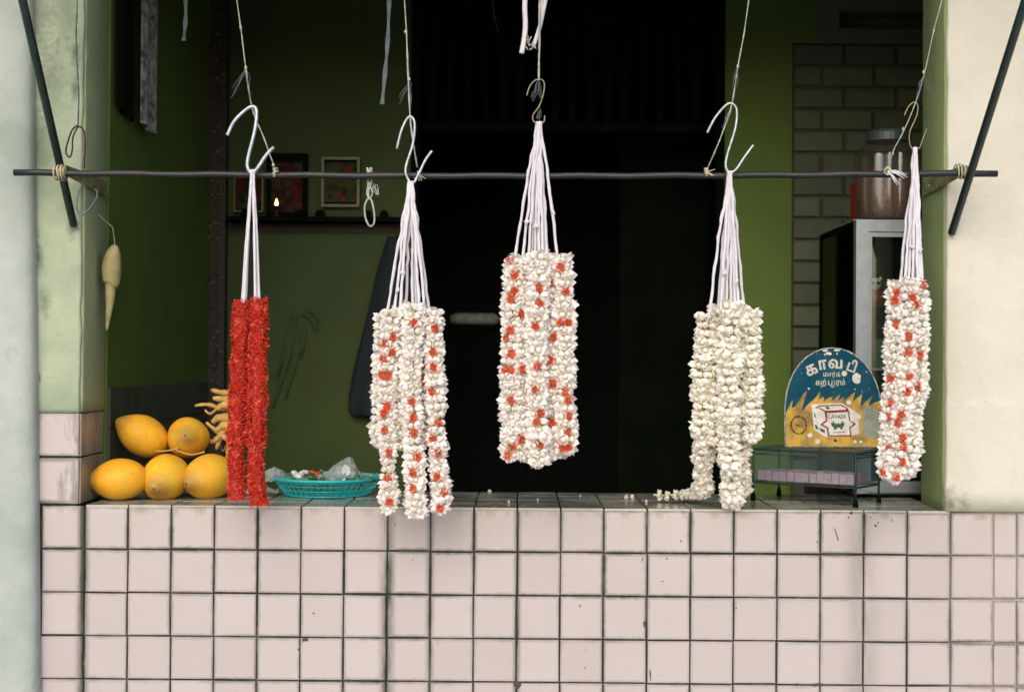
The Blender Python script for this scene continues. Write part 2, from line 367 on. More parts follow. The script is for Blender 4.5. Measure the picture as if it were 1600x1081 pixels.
def obj(name, me, parent=None, mw=None):
    o = bpy.data.objects.new(name, me); COL.objects.link(o)
    if mw is not None: o.matrix_world = mw
    if parent is not None:
        o.parent = parent; o.matrix_parent_inverse = PINV.get(parent.name, Matrix())
    return o
PINV = {}
def tag(o, label=None, cat=None, group=None, kind=None):
    if label: o['label'] = label
    if cat: o['category'] = cat
    if group: o['group'] = group
    if kind: o['kind'] = kind
    return o
def thing(name, label, cat, loc, group=None):
    o = bpy.data.objects.new(name, None); COL.objects.link(o); o.location = loc; o.empty_display_size = .05
    PINV[o.name] = Matrix.Translation(-Vector(loc)); return tag(o, label, cat, group)
def smoothpath(pts, n=6):
    P = [Vector(p) for p in pts]; out = []
    for i in range(len(P) - 1):
        a = P[max(i - 1, 0)]; b = P[i]; c = P[i + 1]; d = P[min(i + 2, len(P) - 1)]
        for k in range(n):
            t = k / n
            out.append(.5 * ((2 * b) + (c - a) * t + (2 * a - 5 * b + 4 * c - d) * t * t + (3 * b - a - 3 * c + d) * t ** 3))
    out.append(P[-1]); return out
def ppath(lst, y, n=6): return smoothpath([pt(a[0], a[1], a[2] if len(a) > 2 else y) for a in lst], n)

# ------------------------------------------------------------------ ground
g = MB(); g.box((-40, -60, -.2), (40, 10, 0)); tag(g.build('pavement', M['pavement']), kind='structure')

# ------------------------------------------------------------------ shop building
XL = pt(125, 560, 0).x; XR = pt(1478, 560, 0).x; YB = 1.46; WT = 0.2; CD = .437
shop = thing('shop_building', 'green shopfront with pink tiled half wall, open counter window and plaster pillars', 'building', (0, .3, 0))
sp_ = lambda: shop
# lower wall core (grout shows between the tiles)
wall = MB().box((-3.2, .006, 0), (3.2, WT, .985)).build('tiled_wall', M['grout'], shop)
def tile_mesh(w, h, t=.0075, bev=.0012, mat='tile'):
    a, b = w / 2, h / 2; c, d = a - bev, b - bev
    vs = [(-a, t, -b), (a, t, -b), (a, t, b), (-a, t, b), (-a, bev, -b), (a, bev, -b), (a, bev, b), (-a, bev, b), (-c, 0, -d), (c, 0, -d), (c, 0, d), (-c, 0, d)]
    fs = [(8, 9, 10, 11), (4, 5, 9, 8), (5, 6, 10, 9), (6, 7, 11, 10), (7, 4, 8, 11), (0, 1, 5, 4), (1, 2, 6, 5), (2, 3, 7, 6), (3, 0, 4, 7)]
    return MB().add(vs, fs).mesh('tile', M[mat])
GR = .0042
tm = tile_mesh(TP - GR, TP - GR)
tiles = {}
def tile(par, cx, cz, me, y=0.0, jit=.0010, extra=None):
    m = Matrix.Translation((cx + random.uniform(-jit, jit), y + random.uniform(-.0005, .0005), cz + random.uniform(-jit, jit)))
    m = m @ Matrix.Rotation(random.uniform(-.006, .006), 4, 'Y') @ Matrix.Rotation(random.uniform(-.009, .009), 4, 'X') @ Matrix.Rotation(random.uniform(-.009, .009), 4, 'Z')
    return obj('tile', me, par, extra @ m if extra else m)
xr_first = X0 + 20 * TP
wR = (1585 - 1550) * PX
tmR = tile_mesh(wR - GR * .8, TP - GR)
ZT = 0.998
for r in range(9):
    cz = ZT - TP * (r + .5)
    if cz < 0.05: break
    for c in range(-1, 21): tile(wall, X0 + TP * (c + .5), cz, tm)
    xr = X0 + 21 * TP
    tile(wall, xr + wR / 2, cz, tmR); tile(wall, xr + wR + TP / 2, cz, tm)
def grime(px, py, w, h, seed, rot=0):
    c = pt(px, py, -.0008); n_ = 11; rs = random.Random(seed); vs = [(0, 0, 0)]
    for i in range(n_):
        a = 2 * math.pi * i / n_; q = rs.uniform(.55, 1.15); vs.append((w * PX * math.cos(a) * q, 0, h * PX * math.sin(a) * q))
    fs = [(0, i + 1, (i + 1) % n_ + 1) for i in range(n_)]
    vs = [(a, b - .0004 if i == 0 else b, c2) for i, (a, b, c2) in enumerate(vs)]
    me = MB().add(vs, fs).mesh('grime_spot', M['spot']); obj('grime_spot', me, wall, Matrix.Translation(c) @ Matrix.Rotation(R(rot), 4, 'Y'))
M['spot'] = pm('black_grime', (0.035, 0.035, 0.028), (0.07, 0.065, 0.05), 200, .9)
for a in ((477, 999, 6, 4, 1), (808, 1069, 6, 8, 2), (606, 795, 3, 10, 20), (1307, 835, 1.1, 14, 3, -17), (1504, 801, 0, 0, 4), (1007, 975, 2.5, 5, 5), (1016, 1053, 1.2, 12, 6, -6), (1000, 998, 1.2, 3, 7), (1330, 801, 3, 3, 8), (1326, 808, 1.5, 2, 9), (1360, 808, 2, 2, 10), (1368, 821, 2.5, 2, 11), (1372, 816, 1.5, 1.5, 12), (1393, 813, 1.2, 2.4, 13), (1064, 845, 1.8, 1.4, 14), (1042, 872, 1.6, 1.5, 15), (1004, 874, 1, 5, 16, 12), (1035, 908, 1.8, 1, 17), (914, 1016, .8, 1.2, 18), (914, 1043, .8, 2, 19), (684, 1004, 1.2, 1, 20), (617, 819, 1.5, 1.2, 21), (1277, 846, 1.3, 2.4, 22), (1150, 950, 1.5, 1.5, 23), (906, 946, 1, 3, 24, 15), (59, 990, 3, 10, 25), (810, 804, 1.6, 4, 26), (1275, 1069, 14, 3, 27), (1245, 1068, 5, 1.6, 28)):
    if a[2]: grime(*a)
# counter
cnt = MB().box((XL - .002, .004, .94), (XR + .002, CD, .9905)).build('counter', M['grout'], shop)
tc_ = tile_mesh(TP - GR, TP - GR, t=.008, bev=.0015, mat='counter_tile')
rotx = Matrix.Rotation(R(-90), 4, 'X')
for j in range(4):
    for c in range(20):
        m = Matrix.Translation((X0 + TP * (c + .5) + random.uniform(-.0006, .0006), TP * (j + .5) - .001, 1.0 + random.uniform(-.0008, .0004))) @ Matrix.Rotation(random.uniform(-.003, .003), 4, 'X') @ rotx
        obj('tile', tc_, cnt, m)
# inner counter support
MB().box((-1.067, .205, 0), (1.9, .40, .938)).build('counter_base', M['green_dark'], shop)
# pillars
zp = pt(100, 645, 0).z
def rough_box(a, b, seg=.05, amp=.0025, seed=0):
    bm = bmesh.new(); bmesh.ops.create_cube(bm, size=1)
    for v in bm.verts:
        v.co = Vector([(a[i] + b[i]) / 2 + v.co[i] * abs(b[i] - a[i]) for i in range(3)])
    bmesh.ops.bevel(bm, geom=[e for e in bm.edges if abs(e.verts[0].co.z - e.verts[1].co.z) > .1], offset=.006, segments=2, affect='EDGES', profile=.5)
    zs = []
    z = a[2] + seg
    while z < b[2]:
        bmesh.ops.bisect_plane(bm, geom=bm.verts[:] + bm.edges[:] + bm.faces[:], plane_co=(0, 0, z), plane_no=(0, 0, 1)); z += seg
    for v in bm.verts:
        n = noise.noise_vector(v.co * 16 + Vector((seed, 0, 0))) * amp; v.co.x += n.x; v.co.y += n.y * .5
    me = bpy.data.meshes.new('m'); bm.to_mesh(me); bm.free(); me.polygons.foreach_set('use_smooth', [True] * len(me.polygons)); return me
def rb(name, a, b, mat, seg=.04, amp=.0025, seed=0):
    me = rough_box(a, b, seg, amp, seed); me.materials.append(M[mat]); return obj(name, me, shop)
rb('plaster_pillar', (-3.2, 0, zp), (XL, WT - .004, 3.3), 'plaster_left', .012, .003, 3)['label'] = 'mould stained pale green left pillar with shade painted on its top'
MB().box((-3.2, .006, .985), (XL - .006, WT - .004, zp - .001)).build('pillar_core', M['grout'], shop)
pc = MB().box((XL - .2, .0065, .99), (XL - .0065, .02, zp - .002)).build('tiled_pillar_base', M['grout'], shop)
zrow = [ZT + .002, pt(100, 714, 0).z, zp]
for k in range(2):
    hh = zrow[k + 1] - zrow[k]; me = tile_mesh(TP - GR, hh - GR)
    tile(pc, XL - (TP) / 2 + .002, (zrow[k] + zrow[k + 1]) / 2, me, y=-.001)
    # the tile turned into the reveal
    me2 = tile_mesh(WT - .012, hh - GR)
    obj('tile', me2, pc, Matrix.Translation((XL + .0035, .1, (zrow[k] + zrow[k + 1]) / 2)) @ Matrix.Rotation(R(90), 4, 'Z'))
rb('plaster_pillar', (XR, -.004, 1.0), (3.2, WT, 3.3), 'plaster_right', .05, .0025, 9)['label'] = 'cream right pillar'
MB().box((XR, .006, .985), (3.2, WT, 1.0)).build('pillar_core', M['grout'], shop)
# painted reveals
rb('window_reveal', (XL - .01, .010, zp + .004), (XL + .0045, WT, 2.6), 'reveal_left', .03, .002, 5)
rb('window_reveal', (XR - .0045, .008, 1.001), (XR + .01, WT, 2.6), 'reveal', .03, .002, 6)
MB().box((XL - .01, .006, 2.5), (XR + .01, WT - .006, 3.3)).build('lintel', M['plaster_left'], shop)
# rounded pilaster at the left edge of the view
pil = MB(); n = 40; pts_ = []
xa, xb = pt(-34, 560, 0).x, pt(60, 560, 0).x; cx_, rx_ = (xa + xb) / 2, (xb - xa) / 2
vs = []; fs = []
for i in range(31):
    z = 3.0 * i / 30
    for k in range(n + 1):
        a = math.pi * k / n
        vs.append((cx_ - rx_ * math.cos(a) * (1 + .006 * math.sin(z * 7)) - (z - ZC) * .021, -.001 - .05 * math.sin(a) ** .5, z))
for i in range(30):
    for k in range(n): a = i * (n + 1) + k; fs.append((a, a + 1, a + n + 2, a + n + 1))
pil.add(vs, fs).build('rounded_pilaster', M['pilaster'], shop, True)
# interior
XSL = -1.067
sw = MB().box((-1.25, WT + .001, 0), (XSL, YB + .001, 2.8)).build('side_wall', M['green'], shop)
zs_ = 1.284
# dark dado of tiles on the side wall
M['dado'] = pm('dusky_dado_tile', (0.05, 0.055, 0.048), (0.035, 0.042, 0.035), 12, .4, .15, 40)
tmd = tile_mesh(TP - .0012, TP - .002, mat='dado')
for i in range(11):
    for k in range(3):
        obj('tile', tmd, sw, Matrix.Translation((XSL + .007, WT + .006 + TP * (i + .5), zs_ - TP * (k + .5))) @ Matrix.Rotation(R(90), 4, 'Z'))
xd0, xd1 = pt(641, 400, YB).x, pt(1131, 400, YB).x
xg1 = pt(1237, 300, YB).x
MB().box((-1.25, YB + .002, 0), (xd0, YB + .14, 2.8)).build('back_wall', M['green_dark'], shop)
MB().box((xd1, YB, 0), (xg1, YB + .14, 2.8)).build('back_wall', M['green_lit'], shop)['label'] = 'green strip right of the doorway, painted lighter as if lit'
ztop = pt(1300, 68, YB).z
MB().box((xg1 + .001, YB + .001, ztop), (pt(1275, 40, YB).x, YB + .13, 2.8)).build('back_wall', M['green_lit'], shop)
sy0, sy1 = pt(1380, 45, YB).z, pt(1380, 17, YB).z; sx0, sx1 = pt(1312, 30, YB).x, pt(1443, 30, YB).x
cb = MB()
cb.box((pt(1275, 40, YB).x + .001, YB + .004, ztop), (sx0, YB + .13, 2.8)); cb.box((sx0, YB + .004, ztop), (2.0, YB + .13, sy0))
cb.box((sx0, YB + .004, sy1), (2.0, YB + .13, 2.8)); cb.box((sx1 + .06, YB + .004, sy0), (2.0, YB + .13, sy1)); cb.box((sx0, YB + .12, sy0), (sx1 + .06, YB + .13, sy1))
cb.build('concrete_band', M['concrete'], shop)
bp = MB().box((xg1 + .001, YB + .022, 0), (2.0, YB + .13, ztop - .001)).build('brick_panel', M['mortar'], shop)
BH = 34.2 * 4.96 / FPX; BL = 81.5 * 4.96 / FPX
bxs = pt(1321, 90, YB).x
def brick_mesh(w):
    return tile_mesh(w - .011, BH - .010, t=.02, bev=.004, mat='brick')
bfull = brick_mesh(BL)
for r in range(20):
    cz = ztop - BH * (r + .5)
    xoff = bxs - BL if r % 2 == 0 else pt(1285.5, 120, YB).x - BL
    x = xoff
    while x < 1.62:
        a, b = max(x, xg1 + .004), x + BL
        if b - a > .02:
            me = bfull if b - a > BL - .001 else brick_mesh(b - a)
            obj('brick', me, bp, Matrix.Translation(((a + b) / 2 + random.uniform(-.001, .001), YB + .004 + random.uniform(-.0015, .0015), cz)) @ Matrix.Rotation(random.uniform(-.01, .01), 4, 'Y'))
        x += BL
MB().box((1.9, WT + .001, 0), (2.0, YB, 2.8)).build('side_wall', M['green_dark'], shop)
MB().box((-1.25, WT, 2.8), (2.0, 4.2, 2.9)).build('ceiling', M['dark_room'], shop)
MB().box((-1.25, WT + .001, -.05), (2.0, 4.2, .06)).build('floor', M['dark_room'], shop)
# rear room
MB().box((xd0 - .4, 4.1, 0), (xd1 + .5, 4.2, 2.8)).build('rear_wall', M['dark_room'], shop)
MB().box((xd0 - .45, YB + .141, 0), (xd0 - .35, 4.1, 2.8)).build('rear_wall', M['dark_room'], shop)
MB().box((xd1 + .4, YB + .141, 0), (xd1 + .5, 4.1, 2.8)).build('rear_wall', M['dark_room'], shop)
fr = MB(); w_ = .03
fr.box((xd0 - .0, YB - .008, .06), (xd0 + w_, YB + .15, 2.62)); fr.box((xd1 - w_, YB - .006, .06), (xd1, YB + .15, 2.62))
zh = pt(880, 12, YB).z; fr.box((xd0, YB - .004, zh), (xd1, YB + .142, zh + .06)); fr.box((xd0, YB + .01, pt(880, 192, YB).z - .03), (xd1, YB + .12, pt(880, 192, YB).z))
fr.box((xd0, YB, zh + .06), (xd1, YB + .14, 2.8))
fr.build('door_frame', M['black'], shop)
za, zb = pt(880, 192, YB).z, zh
gs = MB().box((-.011, -.008, za), (.011, .008, zb)).mesh('slat', M['black'])
k = xd0 + .07
while k < xd1 - .04: obj('grille_slat', gs, shop, Matrix.Translation((k, YB + .07, 0))); k += .062
dl = MB().box((pt(968, 400, YB + .3).x, YB + .30, .06), (pt(1118, 400, YB + .3).x, YB + .335, pt(1000, 196, YB + .3).z)).build('door', M['black'], shop)
# dark post with a dry leaf garland
ps = MB().box((XSL, YB - .05, 0), (pt(357, 300, YB).x, YB + .001, 2.8)).build('corner_post', M['dark_wood'], shop)

# awning and its struts
aw = thing('awning', 'weathered sheet awning over the shopfront above the strings', 'awning', (0, -.3, 2.9))
am = MB(); nx = 200
vs = []; fs = []
for i in range(nx + 1):
    x = -3 + 6 * i / nx; dz = .012 * math.sin(i * math.pi / 2)
    vs += [(x, -.002, 3.05 + dz), (x, -.70, 2.86 + dz), (x, -.002, 3.053 + dz), (x, -.70, 2.863 + dz)]
for i in range(nx):
    a = i * 4; fs += [(a, a + 1, a + 5, a + 4), (a + 2, a + 6, a + 7, a + 3), (a + 1, a + 3, a + 7, a + 5)]
am.add(vs, fs); am.build('roof_sheet', M['canopy'], aw, True)
bt = MB(); bt.box((-3, -.175, 2.955), (3, -.040, 2.995)); bt.build('batten', M['dark_wood'], aw)
# struts
def strut(pa, pb, ya, yb, label, name='iron_strut'):
    a = pt(*pa, ya); b = pt(*pb, yb); d = (b - a); e = a + d * ((2.87 - a.z) / d.z)
    o = thing(name, label, 'strut', a)
    MB().tube([a, a + (e - a) * .5, e], .0095, 12).build('bar', M['iron'], o, True)
    return o
strut((115, 352), (35, 0), -.012, -.37, 'dark iron strut slanting down to the mouldy left pillar')
strut((1487, 364), (1600, 8), -.014, -.47, 'dark iron strut slanting down to the cream right pillar')
# rod and brackets
RY = -.125
rodt = thing('hanging_rod', 'long thin black iron rod running across the window, garlands hang before it', 'rod', pt(790, 271, RY))
ra, rb_ = pt(22, 270, RY), pt(1558, 271, RY)
rp = [ra.lerp(rb_, i / 40) + Vector((0, 0, -.007 * math.sin(math.pi * i / 40) + .0012 * math.sin(i * 1.7))) for i in range(41)]
MB().tube(rp, .0078, 12).build('bar', M['rod'], rodt, True)
def wire_wrap(px, py, y, r, turns, mat, wr=.0018, par=None, ax='x', name='wire_binding'):
    c = pt(px, py, y); pts = []
    for i in range(turns * 10 + 1):
        a = i * 2 * math.pi / 10; u = (i / (turns * 10) - .5) * r * 1.4
        rr = r * random.uniform(.9, 1.15)
        if ax == 'x': pts.append(c + Vector((u + random.uniform(-.001, .001), math.cos(a) * rr, math.sin(a) * rr)))
        else: pts.append(c + Vector((math.cos(a) * rr, math.sin(a) * rr, u)))
    return MB().tube(pts, wr, 5).build(name, mat, par, True)
wire_wrap(97, 270, RY, .014, 6, M['rust'], .0024, rodt); wire_wrap(93, 270, RY, .018, 3, M['raffia'], .002, rodt)
wire_wrap(1511, 270, RY, .014, 6, M['rust'], .0024, rodt); wire_wrap(1500, 268, RY, .016, 3, M['raffia'], .002, rodt)
def bracket(px_front, px_back, label, side):
    xf = XL + .012 if side < 0 else XR - .012
    z1 = pt(px_front, 262, RY).z
    o = thing('flat_bracket', label, 'bracket', (xf, 0, z1))
    xo = pt(px_front, 268, RY).x
    b = MB(); vs = []
    for (x, y, za_, zb_) in ((xo, RY - .01, z1 + .005, z1 - .018), (xf, .012, z1 + .003, z1 - .030), (xf, .17, z1 + .002, z1 - .036)):
        vs += [(x, y, za_), (x + .004, y, za_), (x + .004, y, zb_), (x, y, zb_)]
    fs = []
    for i in range(2):
        for k_ in range(4): a = i * 4 + k_; b2 = i * 4 + (k_ + 1) % 4; fs.append((a, b2, b2 + 4, a + 4))
    fs += [(3, 2, 1, 0), (8, 9, 10, 11)]
    b.add(vs, fs).build('bar', M['green_bracket'], o)
    c = MB(); c.lathe([(0, 0), (.006, 0), (.006, .004), (.003, .006)], 8, Matrix.Translation((xf - side * .004 * -1, .11, z1 - .015)) @ Matrix.Rotation(R(90) * -side, 4, 'Y'))
    c.build('bolt', M['rust'], o); return o
bracket(102, 165, 'flat painted bracket holding the rod at the mouldy left pillar', -1)
bracket(1503, 1443, 'flat green bracket holding the rod at the cream right pillar', 1)

# ------------------------------------------------------------------ flowers
def petal_mesh(n, rows, wid, inner=True):
    """petals as small cupped blades; rows = (radius, z, halfwidth)"""
    b = MB()
    for k in range(n):
        a = 2 * math.pi * k / n + random.uniform(-.12, .12); s_ = random.uniform(.9, 1.1)
        ca, sa = math.cos(a), math.sin(a)
        def P(r, z, w): r *= s_; return (r * ca - w * sa, r * sa + w * ca, z * s_)
        (r0, z0, w0), (r1, z1, w1), (r2, z2, w2), (r3, z3, w3) = rows
        vs = [P(r0, z0, 0), P(r1 * .82, z1, -w1), P(r1, z1, 0), P(r1 * .82, z1, w1), P(r2 * .8, z2, -w2), P(r2, z2, 0), P(r2 * .8, z2, w2), P(r3, z3, 0)]
        fs = [(0, 2, 1), (0, 3, 2), (1, 2, 5, 4), (2, 3, 6, 5), (4, 5, 7), (5, 6, 7)]
        b.add(vs, fs, [0, .7, .7, .7, 1, 1, 1, 1])
    if inner:
        vs = [(.0, 0, .1)]; m = 5
        for q in range(m):
            a = 2 * math.pi * q / m; vs.append((.42 * math.cos(a), .42 * math.sin(a), .62))
        vs.append((0, 0, .92)); fs = []
        for q in range(m): fs += [(0, 1 + (q + 1) % m, 1 + q), (1 + q, 1 + (q + 1) % m, m + 1)]
        b.add(vs, fs, [0] + [.75] * m + [.9])
    return b
def bud_mesh():
    b = MB(); m = 6; prof = [(.10, 0, 0), (.30, .28, .3), (.40, .55, .9), (.30, .85, 1)]
    vs = []; tt = []; fs = []
    for r, z, q in prof:
        for k in range(m): a = 2 * math.pi * k / m + z * 1.2; vs.append((r * math.cos(a), r * math.sin(a), z)); tt.append(q)
    vs.append((0.03, 0.02, 1.12)); tt.append(.9)
    for i in range(3):
        for k in range(m): a = i * m + k; c = i * m + (k + 1) % m; fs.append((a, c, c + m, a + m))
    for k in range(m): fs.append((3 * m + k, 3 * m + (k + 1) % m, 4 * m))
    return b.add(vs, fs, tt)
def ball_flower(n=26):
    """round head of short pointed petals seen from outside"""
    b = MB()
    for i in range(n):
        ph = math.acos(1 - 1.25 * (i + .5) / n); th = i * 2.39996
        d = Vector((math.sin(ph) * math.cos(th), math.sin(ph) * math.sin(th), math.cos(ph) * .8 + .15)).normalized()
        u = d.orthogonal().normalized(); u.rotate(Matrix.Rotation(random.uniform(0, 6.28), 3, d)); w = d.cross(u)
        l = random.uniform(.55, .78); o = Vector((0, 0, .35))
        vs = [o + d * .1, o + d * l * .75 + u * .13, o + d * l * .75 - u * .13, o + d * l + w * .04]
        b.add(vs, [(0, 1, 3), (0, 3, 2)], [0, .8, .8, 1])
    return b
KIND = {
    'open': [petal_mesh(5, ((.06, 0, 0), (.52, .32, .35), (.78, .66, .36), (.82, .98, 0)), 1) for _ in range(3)],
    'cup': [petal_mesh(5, ((.06, 0, 0), (.52, .34, .36), (.62, .76, .34), (.38, 1.14, 0)), 1) for _ in range(3)],
    'bud': [petal_mesh(4, ((.06, 0, 0), (.42, .36, .36), (.42, .78, .32), (.12, 1.15, 0)), 1) for _ in range(2)],
    'flat': [petal_mesh(6, ((.06, .1, 0), (.45, .50, .22), (.72, .62, .22), (.90, .66, 0)), 1) for _ in range(2)],
    'red': [ball_flower() for _ in range(3)],
}
_cache = {}
def kmesh(kind, i, mat):
    key = (kind, i, mat)
    if key not in _cache: _cache[key] = KIND[kind][i].mesh('red_flower' if kind == 'red' else 'flower', M[mat], kind != 'red')
    return _cache[key]
def frame_from(d, roll, s, p):
    q = d.to_track_quat('Z', 'Y').to_matrix().to_4x4()
    return Matrix.Translation(p) @ q @ Matrix.Rotation(roll, 4, 'Z') @ Matrix.Scale(s, 4)
def sample(path, step):
    out = []; acc = 0; prev = path[0]; out.append((path[0], (path[1] - path[0]).normalized()))
    for i in range(1, len(path)):
        d = path[i] - prev; L = d.length
        while acc + L >= step:
            t_ = (step - acc) / L; prev = prev + d * t_; d = path[i] - prev; L = d.length; acc = 0
            out.append((prev.copy(), d.normalized() if L > 1e-9 else out[-1][1]))
        acc += L; prev = path[i]
    return out

def garland(label, loc, strands, cords, mat, mix, reds, group='flower garlands hung on hooks', size=.0172, ring=6, pitch=11.6 * PX, rbase=.0060, floor_z=None, tuft=()):
    g_ = thing('flower_garland', label, 'garland', loc, group)
    fl = []                                     # (kind, variant, matrix, score, px)
    th = MB()
    for si, (pth, rs) in enumerate(strands):
        P = smoothpath(pth, 8); P.append(P[-1] + (P[-1] - P[-2]).normalized() * (.010 if floor_z is None else .002)); th.tube(P, .0070 * rs, 7)
        rows = sample(P, pitch); n = len(rows)
        for r, (c, d) in enumerate(rows):
            fx = d.orthogonal().normalized(); fy = d.cross(fx)
            endf = 1.0 + .10 * (1 if r > n - 5 else 0)
            wob = (1.08 - .16 * r / n) + .24 * noise.noise(Vector((si * 7.3, r * .45, 1.1)))
            nr = ring if random.random() > .15 else ring - 1
            for k in range(nr):
                a = 2 * math.pi * (k + .5 * (r % 2)) / nr + random.uniform(-.18, .18)
                rad = fx * math.cos(a) + fy * math.sin(a)
                dr = (rad + d * random.uniform(.0, .32)).normalized()
                p = c + rad * rbase * rs * wob + d * random.uniform(-.0014, .0014)
                s_ = size * rs * wob * endf * random.choice((.86, .93, 1, 1, 1.08, 1.2))
                kd = random.choices(list(mix), list(mix.values()))[0]
                m = frame_from(dr, random.uniform(0, 6.28), s_, p)
                tip = p + dr * s_
                if floor_z is not None and tip.z < floor_z: m = Matrix.Translation((0, 0, floor_z - tip.z + .001)) @ m
                fl.append([kd, random.randrange(len(KIND[kd])), m, -dr.y * .05 - tip.y, proj(tip)])
        for q in range(5):                      # a tuft that closes the lower end
            d = rows[-1][1]; dr = (d + Vector((random.uniform(-.7, .7), random.uniform(-.7, .7), 0))).normalized()
            m = frame_from(dr, 0, size * rs, rows[-1][0])
            if floor_z is None or (rows[-1][0] + dr * size).z > floor_z: fl.append(['cup', 0, m, -rows[-1][0].y, proj(rows[-1][0])])
    for rx, ry in reds:
        best = None
        for f in fl:
            if f[0] == 'red': continue
            dd = (f[4][0] - rx) ** 2 + (f[4][1] - ry) ** 2
            sc = dd - f[3] * 2600
            if best is None or sc < best[0]: best = (sc, f)
        f = best[1]; f[0] = 'red'; f[1] = random.randrange(3)
        loc_, rot_, sc_ = f[2].decompose()
        dirv = (rot_ @ Vector((0, 0, 1)) + Vector((0, -.8, 0))).normalized()
        f[2] = frame_from(dirv, random.random() * 6, size * 1.05, loc_ + dirv * .004); f[3] += 9
    fl.sort(key=lambda f: -f[3])
    for f in fl[:290]:
        mm = 'coral' if f[0] == 'red' else mat
        obj('red_flower' if f[0] == 'red' else 'flower', kmesh(f[0], f[1], mm), g_, f[2])
    rest = MB()
    for f in fl[290:]:
        kb = KIND[f[0]][f[1]]; rest.add([f[2] @ Vector(v) for v in kb.v], kb.f, kb.t)
    if rest.v: rest.build('flower_mass', M[mat], g_, True)['kind'] = 'stuff'
    th.build('thread', M['core'], g_, True)
    for cp in cords:
        P = smoothpath(cp, 10); L_ = len(P)
        rr = [.0036 * random.uniform(.82, 1.18) for _ in P]
        ph = random.random() * 9
        P = [p + Vector((noise.noise(p * 30 + Vector((ph, 0, 0))), noise.noise(p * 30 + Vector((0, ph, 5))), 0)) * .0022 * math.sin(math.pi * i / max(1, L_ - 1)) * 2 for i, p in enumerate(P)]
        MB().tube(P, rr, 8).build('cord', M['cord'], g_, True)
    for (tx, ty, ty_) in tuft:                  # cut ends of knotted cord
        c = pt(tx, ty, ty_); k_ = MB()
        for q in range(3):
            e = c + Vector((random.uniform(-.008, .008), -.004, random.uniform(-.01, .006))); k_.tube([c, c.lerp(e, .5) + Vector((0, -.003, .002)), e], [.004, .003, .0018], 6)
        k_.build('cord_knot', M['cord'], g_, True)
    return g_
def fan(apex, ya, ends, ye, bulge=0.0):
    out = []
    for i, (ex, ey) in enumerate(ends):
        a = pt(apex[0] + (ex - sum(e[0] for e in ends) / len(ends)) * .085, apex[1], ya + random.uniform(-.004, .004)); b = pt(ex, ey, ye + random.uniform(-.018, .02))
        mid = a.lerp(b, .5) + Vector((0, random.uniform(-.004, .004), 0)); q = a.lerp(b, .12) + Vector(((a.x - b.x) * .05, 0, 0))
        out.append([a + Vector((0, 0, .004)), q, mid, b - Vector((0, 0, .012))])
    return out
GY = -.150
# mixed garland left of the doorway
def st(lst, y, r=1.0): return ([pt(a, b, (c if c is not None else y)) for a, b, c in lst], r)
garland('white jasmine garland dotted with red, hanging between the turquoise basket and the dark doorway', pt(642, 285, GY),
    [st([(600, 496, None), (594, 600, None), (592, 690, None)], GY + .012, .90), st([(612, 488, None), (604, 600, None), (606, 700, None), (608, 792, None)], GY - .018, .95),
     st([(646, 480, None), (641, 600, None), (647, 700, None), (650, 792, None)], GY - .026, 1.05), st([(677, 488, None), (681, 600, None), (683, 700, None), (690, 793, None)], GY - .014, .98),
     st([(630, 486, None), (622, 600, None), (626, 690, None)], GY + .004, .95), st([(662, 486, None), (664, 600, None), (660, 690, None)], GY + .016, .9), st([(640, 490, None), (640, 600, None), (640, 690, None)], GY + .040, .9)],
    fan((642, 286), GY, [(604, 488), (616, 482), (625, 480), (634, 478), (645, 476), (655, 476), (664, 478), (671, 484), (650, 480)], GY),
    'jasmine', {'open': 4, 'cup': 4, 'bud': 2},
    [(652,501),(676,511),(624,530),(669,550),(592,566),(617,558),(656,570),(679,577),(585,590),(610,590),(660,595),(613,634),(639,632),(592,648),(643,656),(693,665),(648,682),(665,692),(617,713),(650,713),(686,713),(647,737),(608,748),(687,749),(695,771),(637,772),(607,786),(693,797),(598,672),(587,539),(672,615)],
    tuft=((628, 425, GY - .01), (622, 452, GY - .01)))
garland('white jasmine garland with many red blooms, hanging before the middle of the dark doorway', pt(842, 192, GY),
    [st([(803, 406, None), (797, 560, None), (796, 712, None)], GY - .008, 1.02), st([(842, 400, None), (838, 560, None), (842, 716, None)], GY - .030, 1.08),
     st([(878, 406, None), (884, 560, None), (885, 702, None)], GY - .010, 1.05), st([(823, 406, None), (816, 560, None), (818, 714, None)], GY + .001, 1.0),
     st([(860, 404, None), (862, 560, None), (864, 706, None)], GY + .001, 1.0), st([(815, 406, None), (800, 560, None), (805, 700, None)], GY + .038), st([(845, 404, None), (848, 560, None), (850, 705, None)], GY + .044), st([(872, 404, None), (878, 560, None), (880, 700, None)], GY + .038)],
    fan((842, 193), GY, [(804, 398), (817, 396), (826, 396), (831, 395), (842, 395), (848, 394), (855, 394), (853, 396), (871, 394), (836, 396)], GY),
    'jasmine', {'open': 5, 'cup': 4, 'bud': 1},
    [(792,408),(881,423),(801,434),(842,446),(860,445),(881,453),(789,464),(802,457),(849,480),(806,493),(893,500),(842,512),(866,508),(799,517),(784,524),(871,523),(807,553),(843,571),(860,571),(781,578),(796,575),(820,578),(836,614),(804,620),(877,612),(866,604),(890,627),(842,643),(892,642),(864,658),(833,667),(892,675),(816,681),(850,695),(894,695),(808,699),(874,706),(797,725)],
    tuft=((824, 346, GY - .01), (837, 352, GY - .01), (863, 330, GY - .006)))
